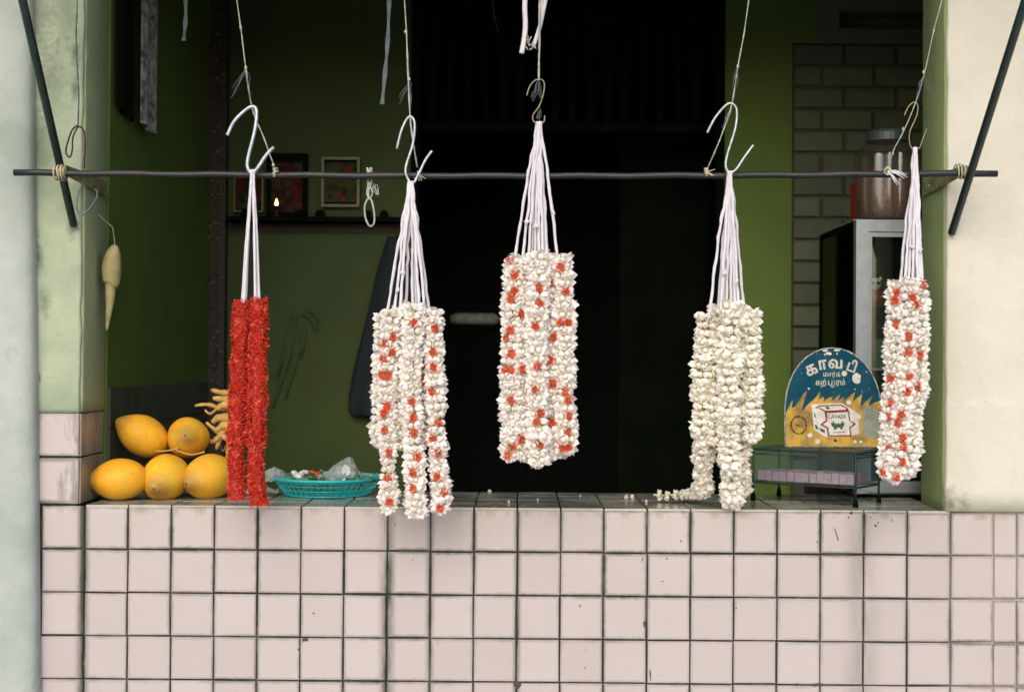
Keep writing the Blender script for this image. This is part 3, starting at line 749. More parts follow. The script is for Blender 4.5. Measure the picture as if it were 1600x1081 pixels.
garland('plain cream white jasmine garland whose ends rest on the counter right of the doorway', pt(1140, 270, GY),
    [st([(1104, 494, -.11), (1096, 580, -.09), (1095, 680, -.05), (1098, 742, .02), (1099, 768, .05)], 0, .92), st([(1125, 484, -.11), (1118, 600, -.085), (1114, 690, -.055)], 0, .95),
     st([(1143, 476, -.155), (1139, 600, -.13), (1139, 700, -.08), (1143, 782, .0)], 0, 1.08), st([(1172, 490, -.13), (1176, 600, -.11), (1175, 690, -.09)], 0, .95),
     st([(1120, 480, -.08), (1122, 600, -.06), (1108, 700, -.02), (1092, 766, .05)], 0, .85), st([(1158, 482, -.115), (1160, 600, -.09), (1158, 700, -.05), (1160, 770, .02)], 0, .9),
     st([(1140, 490, -.07), (1138, 600, -.05), (1136, 690, -.02)], 0, .9),
     st([(1095, 768, .08), (1075, 771, .13)], 0, .6), st([(1068, 773, .15), (1048, 773, .17)], 0, .45), st([(1043, 774, .175), (1022, 773, .185)], 0, .42)],
    fan((1140, 270), GY, [(1107, 492), (1122, 482), (1129, 478), (1135, 478), (1142, 474), (1149, 474), (1154, 472), (1162, 470), (1126, 480), (1146, 474)], GY),
    'jasmine_cream', {'cup': 5, 'bud': 4, 'open': 2}, [], size=.0188, pitch=12.4 * PX, floor_z=1.002, tuft=((1133, 425, GY - .01), (1150, 440, GY - .01)))
garland('slim white garland with scattered red blooms, hanging beside the cream right pillar', pt(1428, 232, GY),
    [st([(1402, 446, None), (1397, 550, None), (1391, 650, None), (1384, 742, None)], GY - .004), st([(1421, 440, None), (1418, 550, None), (1408, 650, None), (1398, 742, None)], GY - .024),
     st([(1436, 446, None), (1436, 550, None), (1430, 650, None), (1416, 738, None)], GY - .006), st([(1410, 446, None), (1405, 550, None), (1398, 650, None), (1392, 730, None)], GY + .022), st([(1428, 446, None), (1426, 550, None), (1418, 650, None), (1408, 730, None)], GY + .024)],
    fan((1430, 233), GY, [(1407, 434), (1414, 432), (1420, 430), (1426, 430), (1431, 430), (1437, 432), (1441, 434), (1434, 432)], GY),
    'jasmine', {'open': 3, 'cup': 4, 'bud': 3},
    [(1400,450),(1447,449),(1423,467),(1440,481),(1395,472),(1399,512),(1411,528),(1417,552),(1438,550),(1421,581),(1378,600),(1436,609),(1422,612),(1382,631),(1382,655),(1412,643),(1405,664),(1414,681),(1414,702),(1386,698),(1371,731),(1411,725),(1397,741),(1390,720)],
    tuft=((1425, 388, GY - .01), (1437, 392, GY - .01)))

# red ixora garland: tiny flowers nobody could count, so they are stuff
rg = thing('flower_garland', 'all red ixora garland in two thick strands, hanging right of the yellow coconuts', 'garland', pt(393, 268, GY), 'flower garlands hung on hooks')
for path in ([(379, 472, 0), (375, 560, 0), (370, 660, 0), (369, 730, 0), (370, 780, 0)], [(404, 468, -.012), (403, 560, -.012), (402, 660, -.012), (400, 730, 0), (404, 788, 0)]):
    P = smoothpath([pt(a, b, GY + c) for a, b, c in path], 8); rows = sample(P, 4.3 * PX); b = MB(); n = len(rows)
    for r, (c, d) in enumerate(rows):
        fx = d.orthogonal().normalized(); fy = d.cross(fx); f_ = r / n
        wob = 1 + .28 * noise.noise(Vector((path[0][0], r * .16, 0))); c = c + Vector((noise.noise(Vector((r * .06, path[0][0], 2))) * .006, 0, 0))
        rad0 = (.0160 if f_ < .72 else .0140) * wob * (1.15 if f_ > .9 else 1)
        if f_ < .72 and f_ > .3: rad0 *= 1.07
        for k in range(15):
            a = 2 * math.pi * (k + .5 * (r % 2)) / 15 + random.uniform(-.3, .3); rad = fx * math.cos(a) + fy * math.sin(a)
            p = c + rad * rad0 * random.uniform(.9, 1.06) + d * random.uniform(-.003, .003)
            dr = (rad + Vector((random.uniform(-.5, .5), random.uniform(-.5, .5), random.uniform(-.4, .5)))).normalized()
            u = dr.orthogonal().normalized(); u.rotate(Matrix.Rotation(random.uniform(0, 6.28), 3, dr)); w = dr.cross(u)
            s_ = random.uniform(.0055, .0098); sh = random.uniform(.45, 1.0)
            for q in range(4):
                a2 = q * math.pi / 2; e1 = u * math.cos(a2) + w * math.sin(a2); e2 = w * math.cos(a2) - u * math.sin(a2)
                b.add([p, p + e1 * s_ * .6 + e2 * s_ * .3 + dr * s_ * .45, p + e1 * s_ + dr * s_ * .75, p + e1 * s_ * .6 - e2 * s_ * .3 + dr * s_ * .45], [(0, 1, 2, 3)], [.1 * sh, .8 * sh, sh, .8 * sh])
    o = b.build('flower_strand', M['ixora'], rg); o['kind'] = 'stuff'
    core = MB().tube(P, [.0135] * len(P), 10).build('core', M['red_bit'], rg, True)
for cp in fan((393, 268), GY, [(381, 466), (378, 468), (384, 464)], GY) + fan((396, 268), GY, [(402, 464), (399, 464), (405, 464)], GY - .01):
    P = smoothpath(cp, 8); MB().tube(P, [.0034 * random.uniform(.85, 1.15) for _ in P], 8).build('cord', M['cord'], rg, True)

# ------------------------------------------------------------------ hooks
def hook(label, lst, r, mat, y=GY):
    P = ppath(lst, y, 8); o = MB().tube(P, r, 8).build('s_hook', M[mat], None, True)
    return tag(o, label, 'hook', 'hooks that carry the garlands')
hook('thick bent grey metal hook above the all red garland', [(355, 212), (366, 190), (384, 172), (396, 167), (401, 176), (398, 205), (388, 245), (387, 262), (394, 271), (403, 262), (415, 244), (428, 230)], .0045, 'galv')
hook('pale metal hook above the garland left of the doorway', [(620, 233), (627, 205), (636, 186), (643, 183), (648, 195), (645, 225), (634, 262), (637, 279), (646, 286), (656, 268), (665, 250), (675, 236)], .0031, 'galv')
hook('thin curled wire hook high above the middle garland', [(823, 150), (828, 135), (838, 125), (849, 127), (850, 142), (843, 165), (833, 180), (834, 190), (843, 194), (850, 190), (851, 181)], .0017, 'old_wire')
hook('pale metal hook above the plain cream garland', [(1105, 208), (1117, 185), (1133, 166), (1143, 162), (1151, 172), (1149, 200), (1137, 240), (1134, 260), (1140, 270), (1150, 265), (1163, 246), (1177, 227)], .0029, 'galv')
hook('thin brassy wire hook above the slim right garland', [(1413, 181), (1419, 168), (1428, 160), (1434, 166), (1432, 182), (1422, 205), (1421, 222), (1426, 233), (1436, 232), (1441, 220), (1448, 202)], .0014, 'old_wire')

# strings from the awning batten, through the hook, tied round the rod
ZB = 2.96
def string(label, top_px, via, mat='twine', r=.0018, knots=(), tie=None, wisps=(), name='hanging_string', group='strings tied up to the awning'):
    o = thing(name, label, 'string', pt(*via[0][:2], via[0][2] if len(via[0]) > 2 else GY), group)
    v0 = pt(*via[0][:2], via[0][2] if len(via[0]) > 2 else GY); b = pt(*top_px, (v0.y)); P = [b + (b - v0) * ((ZB - b.z) / (b.z - v0.z)), b] + [pt(a[0], a[1], a[2] if len(a) > 2 else GY) for a in via]
    P = smoothpath(P, 8); MB().tube(P, [r * random.uniform(.7, 1.3) for _ in P], 6).build('line', M[mat], o, True)
    k_ = MB()
    for kx, ky in knots:
        c = pt(kx, ky, GY); MB().lathe([(.0005, -.005), (r * 1.9, -.002), (r * 1.7, .002), (.0005, .005)], 6, Matrix.Translation(c)).build('knot', M['raffia'], o)
    for wx, wy, ex, ey in wisps:
        w = MB()
        for q in range(6):
            a = pt(wx, wy + random.uniform(-4, 6), GY); l_ = random.uniform(.45, 1.0); e = a.lerp(pt(ex, ey, GY), l_) + Vector((random.uniform(-.004, .004), random.uniform(-.008, .008), random.uniform(-.006, .006)))
            w.tube(smoothpath([a, a.lerp(e, .35) + Vector((random.uniform(-.005, .005), 0, random.uniform(-.003, .005))), a.lerp(e, .7) + Vector((random.uniform(-.005, .005), 0, 0)), e], 3), .0004, 3)
        w.build('frayed_end', M['twine_blue'], o)
    if tie:
        c = pt(*tie, RY); k2 = MB()
        pts = []
        for i in range(31):
            a = i * 2 * math.pi / 9; pts.append(c + Vector((random.uniform(-.005, .005), math.cos(a) * .0108, math.sin(a) * .0108)))
        k2.tube(pts, .0019, 5)
        for q in range(3):
            e = c + Vector((random.uniform(-.02, .02), -.012, random.uniform(-.012, .012))); k2.tube([c + Vector((0, -.01, 0)), e], [.0018, .0008], 5)
        k2.build('rod_knot', M['raffia'], o)
    return o
string('grey string from the awning to the hook over the red garland', (370, 0), [(377, 50), (384, 106), (394, 169), (412, 215), (424, 248), (430, 262, RY)], knots=((376, 43), (384, 106), (427, 258)), tie=(430, 270), wisps=((384, 108, 360, 150), (384, 108, 396, 165)))
string('grey string from the awning to the hook left of the doorway', (632, 0), [(635, 50), (638, 125), (641, 185), (646, 225), (652, 262, RY)], r=.0021, knots=((634, 50), (639, 124)), tie=(656, 275), wisps=((639, 130, 640, 175), (639, 135, 622, 160)))
string('dark doubled string above the middle garland hook', (843, 0), [(843, 60), (842, 100), (842, 126)], r=.0026, wisps=((842, 126, 830, 160), (842, 130, 845, 165), (843, 170, 842, 190)))
string('grey string from the awning to the hook above the cream garland', (1170, 0), [(1163, 50), (1153, 104), (1143, 165), (1128, 210), (1118, 235), (1106, 262, RY)], knots=((1153, 104),), tie=(1104, 270), wisps=((1153, 105, 1146, 155), (1143, 170, 1128, 205)))
string('thin pale string from the awning to the hook beside the right pillar', (1472, 0), [(1459, 48), (1445, 112), (1430, 162), (1412, 205), (1395, 238), (1392, 262, RY)], r=.0013, knots=((1459, 48), (1443, 113), (1411, 202), (1395, 240)), wisps=((1443, 115, 1456, 145), (1440, 125, 1432, 160)))
# splayed white raffia bow on the rod
bw = thing('raffia_knot', 'frayed white raffia bow tied on the rod beside the right garland', 'knot', pt(1386, 268, RY))
k_ = MB(); c = pt(1386, 268, RY - .009)
for i in range(14):
    a = i * 1.1; k_.tube([c + Vector((math.cos(a) * .009, -.002, math.sin(a) * .009)), c + Vector((math.cos(a + 1.5) * .008, -.006, math.sin(a + 1.5) * .01))], .0022, 5)
k_.build('knot', M['raffia'], bw, True)
k_ = MB()
for ex, ey in ((1416, 273), (1418, 277), (1413, 279), (1405, 288), (1402, 290), (1410, 270), (1398, 285)):
    e = pt(ex, ey, RY - .02); k_.tube([c, c.lerp(e, .5) + Vector((0, -.004, .003)), e], [.0022, .0016, .0012], 5)
k_.build('loose_end', M['cord'], bw, True)
# dark loop of wire on a string at the left pillar
o = string('dark string with a wire loop in front of the mouldy left pillar', (121, 0), [(119, 50, -.06), (121, 110, -.06), (123, 150, -.06), (122, 196, -.06)], 'iron', .0016)
def loop(lst, y, r, mat, par, name='loop'): return MB().tube(ppath(lst, y, 6), r, 6).build(name, M[mat], par, True)
loop([(122, 196), (113, 203), (106, 222), (103, 238), (109, 246), (113, 234), (114, 215), (122, 199), (130, 203), (133, 220), (132, 245), (132, 264)], -.06, .0021, 'dark_wood', o, 'wire_loop')
loop([(124, 197), (133, 205), (134, 225), (128, 250), (127, 262)], -.058, .0017, 'rust', o, 'wire_loop')
o = thing('string_loop', 'small loose loop of grey string dangling under the rod at the left pillar', 'string', pt(127, 275, RY), 'loops dangling from the rod')
loop([(127, 268), (129, 285), (122, 305), (120, 325), (127, 336), (138, 328), (150, 312), (152, 300), (148, 296)], -.105, .0019, 'twine_blue', o, 'string')
# green-grey raffia loop near the two framed pictures
o = thing('string_loop', 'knotted pale green raffia loop hanging from the rod before the framed pictures', 'string', pt(578, 268, RY), 'loops dangling from the rod')
for q in range(6): loop([(577 + random.uniform(-4, 4), 262), (576 + random.uniform(-6, 6), 282), (578 + random.uniform(-5, 5), 300), (577, 312)], -.11, .0019, 'twine', o, 'strand')
loop([(575, 310), (570, 322), (571, 340), (577, 353), (584, 350), (585, 335), (581, 315), (576, 309)], -.108, .0024, 'twine', o, 'ring')
for q in range(5): loop([(580, 300), (586 + random.uniform(-4, 4), 292 + random.uniform(-6, 8)), (588 + random.uniform(-4, 5), 305)], -.11, .0009, 'twine', o, 'frayed_end')
# white cord stubs above the middle garland
o = thing('cord_stub', 'knotted white cord ends dangling above the middle garland hook', 'cord', pt(835, 60, -.13))
def stub(lst, r, par):
    P = ppath(lst, -.13, 6); top = Vector((P[0].x, -.125, ZB)); MB().tube([top] + P, r, 8).build('cord', M['cord'], par, True)
stub([(822, -20), (820, 10), (821, 40), (819, 62), (815, 84)], .0062, o); stub([(857, -20), (850, 12), (844, 40), (838, 60), (834, 71)], .0050, o); stub([(851, -20), (845, 14), (843, 36)], .0032, o)
k_ = MB()
for i in range(16):
    a = pt(random.uniform(822, 834), random.uniform(58, 78), -.135); k_.tube([a, a + Vector((random.uniform(-.012, .012), random.uniform(-.01, 0), random.uniform(-.014, .008)))], [.0022, .001], 5)
k_.build('knot', M['twine'], o, True)
# ribbons hanging inside
def ribbon(label, lst, y, w, mat):
    P = ppath(lst, y, 8); P = [Vector((P[0].x, y, 2.79))] + P
    b = MB(); vs = []; fs = []
    for i, p in enumerate(P):
        q = w * (1 + .25 * math.sin(i * .8)); vs += [p + Vector((-q, .001 * math.sin(i), 0)), p + Vector((q, -.001, 0)), p + Vector((q, .0015, 0)), p + Vector((-q, .0025, 0))]
    for i in range(len(P) - 1):
        for k2 in range(4): a = i * 4 + k2; c2 = i * 4 + (k2 + 1) % 4; fs.append((a, c2, c2 + 4, a + 4))
    fs += [(3, 2, 1, 0), tuple(range(len(vs) - 4, len(vs)))]
    return tag(b.add(vs, fs).build('hanging_ribbon', M[mat]), label, 'ribbon', 'ribbons hanging inside the shop')
ribbon('long faded blue grey ribbon hanging just left of the dark doorway', [(608, 0), (606, 60), (602, 110), (597, 163)], .35, .005, 'twine_blue')
ribbon('short dark ribbon end hanging at the top left inside the shop', [(290, 0), (290, 30), (287, 64)], .4, .005, 'twine_blue')
ribbon('thin dark ribbon tip at the top of the doorway left of the white cords', [(770, 0), (772, 25), (779, 52)], .3, .0028, 'black')
# newsprint hung on the side wall
o = thing('newspaper_bundle', 'grey newsprint and black sheet hung on the green side wall at top left', 'newspaper', (XSL + .02, .45, 1.95))
zb_ = pt(222, 200, .55).z
yk = lambda px: -XSL * FPX / (808 - px) - 3.5
b = MB(); ya, yb2, yc = yk(170), yk(197), yk(222)
for nm, y0, y1, z0, z1, mt, xo in (('black_sheet', ya, yb2, 2.02, 2.005, 'black', .012), ('newsprint_sheet', yb2 + .004, yc, 2.005, 1.99, 'newsprint', .030)):
    q = MB(); N_ = 8; vs = []; fs = []
    for i in range(N_ + 1):
        y = y0 + (y1 - y0) * i / N_; dx = xo + .01 * math.sin(i * 1.3)
        for xx in (XSL + dx + .004, XSL + dx): vs += [(xx, y, z0 + (z1 - z0) * i / N_), (xx, y, 2.78)]
    for i in range(N_):
        a = i * 4; fs += [(a, a + 4, a + 5, a + 1), (a + 2, a + 3, a + 7, a + 6), (a, a + 2, a + 6, a + 4)]
    fs += [(0, 1, 3, 2), (N_ * 4, N_ * 4 + 2, N_ * 4 + 3, N_ * 4 + 1)]
    q.add(vs, fs).build(nm, M[mt], o)
# cream wrapped cone at the reveal
o = thing('paper_cone', 'cream paper cone hanging point down inside the left pillar edge', 'paper cone', pt(172, 400, .12))
b = MB(); prof = []
pth = [(180, 383, .006), (178, 392, .016), (175, 410, .024), (174, 430, .025), (175, 443, .019), (173, 449, .014), (172, 470, .011), (169, 495, .007), (167, 516, .003)]
P = [pt(a, b2, .12) for a, b2, _ in pth]; b.tube(smoothpath(P, 3), [(pth[i // 3][2] * (1 - i % 3 / 3) + pth[min(len(pth) - 1, i // 3 + 1)][2] * (i % 3 / 3)) * (1 + .03 * math.sin(i * 1.9)) for i in range(len(pth) * 3 - 2)], 12).build('wrapper', M['cream_wrap'], o, True)
MB().tube([pt(180, 385, .12), pt(176, 355, .12), Vector((XL + .004, .12, pt(172, 335, .12).z))], .001, 5).build('string', M['twine'], o)

# ------------------------------------------------------------------ coconuts
def coco_mesh():
    L = .072
    prof = [(.004, -L), (.020, -L * .97), (.038, -L * .80), (.052, -L * .50), (.0585, -L * .12), (.0575, L * .22), (.050, L * .52), (.038, L * .78), (.024, L * 1.0), (.012, L * 1.15), (.003, L * 1.21)]
    P = smoothpath([(r, 0, z) for r, z in prof], 3)
    b = MB().lathe([(p.x, p.z) for p in P], 36, None, lambda a, z: 1 + .022 * math.cos(3 * a) + .008 * math.sin(5 * a + z * 30))
    return b.mesh('husk', M['coconut'], True)
cm = coco_mesh()
cal = MB().lathe([(.0005, 0), (.007, .001), (.006, .004), (.0005, .006)], 8).mesh('tip', M['calyx'])
stm = MB().lathe([(.002, 0), (.020, .001), (.018, .006), (.008, .010), (.007, .018), (.001, .019)], 10, None, lambda a, z: 1 + .15 * math.cos(6 * a)).mesh('stalk_scar', M['calyx'])
def coconut(label, px, py, y, d, s=1.0):
    c = pt(px, py, y); d = Vector(d).normalized()
    o = thing('coconut', label, 'coconut', c, 'yellow coconuts heaped on the counter')
    m = Matrix.Translation(c) @ d.to_track_quat('Z', 'Y').to_matrix().to_4x4() @ Matrix.Diagonal((s, s, s * 1.06, 1))
    obj('husk', cm, o, m); obj('tip', cal, o, m @ Matrix.Translation((0, 0, .0850)) @ Matrix.Scale(.6, 4)); obj('stalk_scar', stm, o, m @ Matrix.Translation((0, 0, -.070)) @ Matrix.Rotation(R(180), 4, 'X'))
coconut('yellow coconut lying leftmost on the counter, tip towards the left pillar', 187, 749, .115, (-1, -.25, -.03), .90)
coconut('yellow coconut in the middle of the bottom row, tip facing the street', 259, 746, .17, (-.08, -.95, -.22), 1.0)
coconut('yellow coconut at the right of the bottom row, half behind the red garland', 328, 745, .20, (-.45, -.85, -.12), 1.0)
coconut('yellow coconut upper left of the heap, leaning up', 224, 681, .26, (-.62, -.25, .40), .90)
coconut('yellow coconut upper right of the heap, tip facing the street', 294, 684, .27, (.12, -.93, .12), .93)
# tan root-like stalk bunch
o = thing('dried_stalk_bunch', 'knobbly tan stalk bunch with finger-like tips behind the red garland', 'stalks', pt(350, 690, .30))
for lst, r in (([(372, 612), (350, 614), (330, 609)], .0075), ([(372, 626), (352, 624), (333, 622)], .0085), ([(376, 640), (352, 640), (325, 632), (305, 634)], .0055), ([(372, 636), (350, 632), (340, 640)], .009), ([(370, 656), (345, 652), (332, 660)], .010), ([(376, 668), (352, 664), (338, 674)], .011), ([(360, 690), (342, 676), (322, 660)], .006), ([(365, 660), (348, 676), (333, 690), (322, 684)], .007), ([(352, 660), (345, 680), (338, 702)], .0075), ([(372, 600), (365, 650), (360, 700), (356, 716)], .012), ([(356, 690), (348, 705), (344, 690)], .0015), ([(366, 622), (350, 628), (330, 646), (320, 640)], .004)):
    P = ppath(lst, .30 + random.uniform(-.02, .02), 5); n = len(P)
    r *= 1.3; MB().tube(P, [r * (1 - .55 * (i / (n - 1)) ** 2) * (1 + .14 * math.sin(i * 2.1 + r * 999)) for i in range(n)], 8).build('stalk', M['root'], o, True)
# thin stub stalks between the coconuts
for i, (a, b2) in enumerate((((280, 700), (244, 705)), ((320, 706), (275, 703)))):
    o = tag(MB().tube(ppath([a, ((a[0] + b2[0]) / 2, a[1] + 4), b2], .205), [.0022] * 13, 6).build('coconut_twig', M['root'], None, True), ('left', 'right')[i] + ' one of two thin dry twigs in the gap between the coconut rows', 'twig', 'twigs between the coconuts')

# ------------------------------------------------------------------ basket of betel
bc = Vector((pt(511, 775, .30).x, .31, 1.0))
o = thing('plastic_basket', 'round turquoise plastic lattice basket with clear plastic scraps inside', 'basket', bc)
Rt, Rb, Hb = .146, .112, .044
def ringpts(r, z, n=48): return [bc + Vector((r * math.cos(2 * math.pi * i / n), r * math.sin(2 * math.pi * i / n), z)) for i in range(n + 1)]
MB().tube(ringpts(Rt, Hb + .002, 64), .0042, 8).build('rim', M['turq'], o, True)
lat = MB()
for f, q in ((.0, .0018), (.33, .0013), (.62, .0013), (.86, .0032)): lat.tube(ringpts(Rb + (Rt - Rb) * f, .003 + Hb * f, 64), q, 6)
nr = 46
for k in range(nr):
    for s_ in (-1, 1):
        pts = []
        for f in (0, .33, .62, .86):
            a = 2 * math.pi * (k + s_ * (.25 * (int(round(f * 3.4)) % 2))) / nr; r = Rb + (Rt - Rb) * f
            pts.append(bc + Vector((r * math.cos(a), r * math.sin(a), .003 + Hb * f)))
        lat.tube(pts, .0011, 4)
lat.build('lattice', M['turq'], o)
lat = MB().lathe([(.001, .0015), (Rb, .0015), (Rb, .004), (.001, .004)], 40, Matrix.Translation(bc)).build('base', M['turq'], o)
def sheet(label, cx, cy, y, w, d, h, seed, mat='film', rot=0, name='plastic_sheet', peak=(0, 0), group='clear plastic sheets in the basket'):
    c = pt(cx, cy, y); N_ = 14; vs = []; fs = []
    for i in range(N_ + 1):
        for j in range(N_ + 1):
            u, v = i / N_ - .5, j / N_ - .5
            q = Vector((u * w, v * d, 0)); q.rotate(Matrix.Rotation(rot, 3, 'Z'))
            nz = noise.noise(Vector((u * 5 + seed, v * 5, seed))) * .35 + abs(noise.noise(Vector((u * 9, v * 9 + seed, 3)))) * .4
            pk = max(0, 1 - math.hypot(u - peak[0], v - peak[1]) * 2.3)
            vs.append(c + q + Vector((0, 0, h * (nz + pk))))
    for i in range(N_):
        for j in range(N_): a = i * (N_ + 1) + j; fs.append((a, a + 1, a + N_ + 2, a + N_ + 1))
    return tag(MB().add(vs, fs).build(name, M[mat]), label, 'plastic sheet', group)
sheet('clear plastic sheet sticking up in a peak at the right of the basket', 540, 748, .30, .15, .10, .055, 3, rot=.5, peak=(0, 0))
sheet('clear plastic sheet flopping over the left rim of the basket', 447, 750, .28, .11, .12, .034, 8, rot=.2, peak=(-.3, .1))
sheet('clear plastic sheet lying flat at the back middle of the basket', 490, 752, .36, .15, .10, .02, 5, rot=-.2, peak=(.1, .2))
# bits in the basket
bits = [('leaf_scrap', 'dark green leaf scraps in the turquoise basket', 'leaf', 'leaf'), ('white_flower_scrap', 'crumpled white scraps in the turquoise basket', 'white_bit', 'scrap'), ('red_scrap', 'small red scraps in the turquoise basket', 'red_bit', 'scrap')]
for i, (px, py, kd, s_) in enumerate([(458, 748, 0, .022), (463, 742, 1, .014), (472, 741, 1, .018), (478, 738, 1, .012), (484, 745, 0, .016), (488, 738, 2, .009), (500, 744, 1, .012), (497, 740, 2, .007), (492, 742, 0, .012), (503, 737, 0, .012), (530, 748, 0, .018), (545, 747, 0, .02), (560, 750, 0, .018), (520, 749, 1, .012), (575, 749, 0, .016), (452, 752, 1, .012), (508, 750, 0, .02), (536, 752, 1, .010)]):
    nm, lb, mt, ct = bits[kd]; b = MB(); c = pt(px, py, .27 + random.uniform(-.04, .05))
    b.lathe([(.05, -.5), (.7, -.35), (1, 0), (.6, .4), (.05, .55)], 7, Matrix.Translation(c) @ Matrix.Rotation(random.uniform(-1, 1), 4, 'X') @ Matrix.Rotation(random.uniform(-1, 1), 4, 'Y') @ Matrix.Scale(s_, 4), lambda a, z: 1 + .35 * math.sin(a * 2 + s_ * 900) + .2 * math.cos(a * 3 + z * 3))
    tag(b.build(nm, M[mt], None, kd == 0), lb, ct, 'scraps in the basket')
# small clear bag between garland ends and basket
sheet('small clear plastic bag behind the lower end of the red garland', 405, 768, .27, .10, .10, .022, 12, name='plastic_bag', rot=.1, group=None)

# petals fallen on the counter
fm = kmesh('open', 0, 'jasmine')
for i, (px, py, s_, lb) in enumerate([(975, 777, .010, 'fallen jasmine bloom alone on the counter, left of the garland tail'), (985, 776, .007, None), (765, 768, .006, None), (797, 784, .005, None), (842, 780, .004, None), (1010, 782, .004, None), (905, 774, .004, None), (660, 787, .006, None)]):
    q = pt(px, py, 0); d = q - CAM; p = CAM + d * ((1.003 - ZC) / d.z)
    tag(obj('fallen_petal', fm, None, Matrix.Translation(p) @ Matrix.Rotation(1.2 + i, 4, 'Z') @ Matrix.Rotation(1.55, 4, 'X') @ Matrix.Scale(s_ * 1.2, 4)), lb or 'tiny white petal fallen on the grey counter top', 'petal', None if lb else 'petals fallen on the counter')
for px, py, s_ in ((716, 775, .012), (740, 782, .008)):
    q = pt(px, py, 0); d = q - CAM; p = CAM + d * ((1.002 - ZC) / d.z)
    b = MB().add([(-s_, 0, 0), (0, -s_ * .4, .001), (s_, 0, .002), (0, s_ * .4, .001)], [(0, 1, 2, 3)])
    ob = b.build('fallen_leaf', M['leaf']); ob.matrix_world = Matrix.Translation(p) @ Matrix.Rotation(px, 4, 'Z'); tag(ob, 'small green leaf scrap on the counter right of the basket garland', 'leaf', 'leaf scraps on the counter')

# ------------------------------------------------------------------ altar on the back wall
zsf = pt(500, 350, YB).z
shf = thing('wall_shelf', 'long dark narrow shelf on the back wall under the framed pictures', 'shelf', (pt(500, 350, YB).x, YB, zsf))
MB().box((pt(362, 350, YB).x, YB - .10, zsf), (pt(636, 350, YB).x, YB, zsf + .016)).build('board', M['black'], shf)
MB().box((pt(362, 350, YB).x, YB - .006, zsf - .03), (pt(636, 350, YB).x, YB + .001, zsf)).build('batten', M['dark_wood'], shf)
def picture(label, x0, y0, x1, y1, fmat, pmat, fw, y=YB - .02):
    a, b2 = pt(x0, y0, y), pt(x1, y1, y); o = thing('framed_picture', label, 'picture', ((a.x + b2.x) / 2, y, b2.z), 'framed pictures on the back wall')
    f = MB(); f.box((a.x, y - .01, b2.z), (a.x + fw, y + .012, a.z)); f.box((b2.x - fw, y - .01, b2.z), (b2.x, y + .012, a.z)); f.box((a.x + fw, y - .01, a.z - fw), (b2.x - fw, y + .012, a.z)); f.box((a.x + fw, y - .01, b2.z), (b2.x - fw, y + .012, b2.z + fw))
    f.build('frame', M[fmat], o); MB().box((a.x + fw, y, b2.z + fw), (b2.x - fw, y + .008, a.z - fw)).build('print', M[pmat], o)
    m = MB(); mw = fw * .9; m.box((a.x + fw, y - .004, b2.z + fw), (b2.x - fw, y - .001, b2.z + fw + mw)); m.box((a.x + fw, y - .004, a.z - fw - mw), (b2.x - fw, y - .001, a.z - fw)); m.build('mount', M['black'], o)
picture('dark framed floral picture behind the small flame', 417, 240, 480, 346, 'black', 'print_a', .016)
picture('gold framed floral picture right of the small flame', 503, 246, 562, 346 - 22, 'gold', 'print_b', .009)
picture('dim small picture half behind the red garland cords', 366, 268, 412, 332, 'gold', 'print_a', .006)
c = pt(432, 330, YB - .06); c.z = zsf + .016
lp = thing('oil_lamp', 'small oil lamp with a lit flame before the dark framed picture', 'lamp', c)
hz = pt(432, 322, YB - .06).z - c.z
MB().lathe([(.018, 0), (.016, .004), (.006, .008), (.005, hz * .6), (.018, hz), (.016, hz - .004), (.002, hz - .004)], 12, Matrix.Translation(c)).build('cup', M['dark_wood'], lp, True)
MB().lathe([(.001, 0), (.005, .005), (.0062, .011), (.004, .020), (.0006, .029)], 10, Matrix.Translation(c + Vector((0, 0, hz - .003)))).build('flame', M['flame'], lp, True)
for px, w in ((385, .02), (470, .016), (500, .018), (575, .012), (600, .015)):
    c = pt(px, 345, YB - .05); c.z = zsf + .016
    tag(MB().lathe([(w * .7, 0), (w, .01), (w * .9, .022), (w * .4, .028)], 10, Matrix.Translation(c)).build('small_cup', M['black'], None, True), 'small blackened cup on the dark wall shelf', 'cup', 'cups on the wall shelf')
# dry leaf garland on the post
lv = MB()
for i in range(150):
    z = 1.25 + 1.35 * random.random(); x = (XSL + pt(357, 300, YB).x) / 2 + random.uniform(-.022, .022); p = Vector((x, YB - .058 + random.uniform(-.01, .004), z))
    e = Vector((random.uniform(-1, 1), -.4, random.uniform(-1, 1))).normalized() * random.uniform(.010, .02); f = e.orthogonal().normalized() * .006
    lv.add([p, p + e * .5 + f, p + e, p + e * .5 - f], [(0, 1, 2, 3)])
lo_ = thing('dried_leaf_garland', 'dusty dried leaf garland running down the dark corner post', 'garland', (XSL + .03, YB - .06, 2.6))
lv.build('leaf_mass', pm('dry_grey_leaves', (0.16, 0.14, 0.10), (0.03, 0.025, 0.018), 30, .9), lo_)['kind'] = 'stuff'
MB().tube([(XSL + .03, YB - .055, 1.25), (XSL + .032, YB - .055, 2.79)], .002, 5).build('string', M['dark_wood'], lo_)
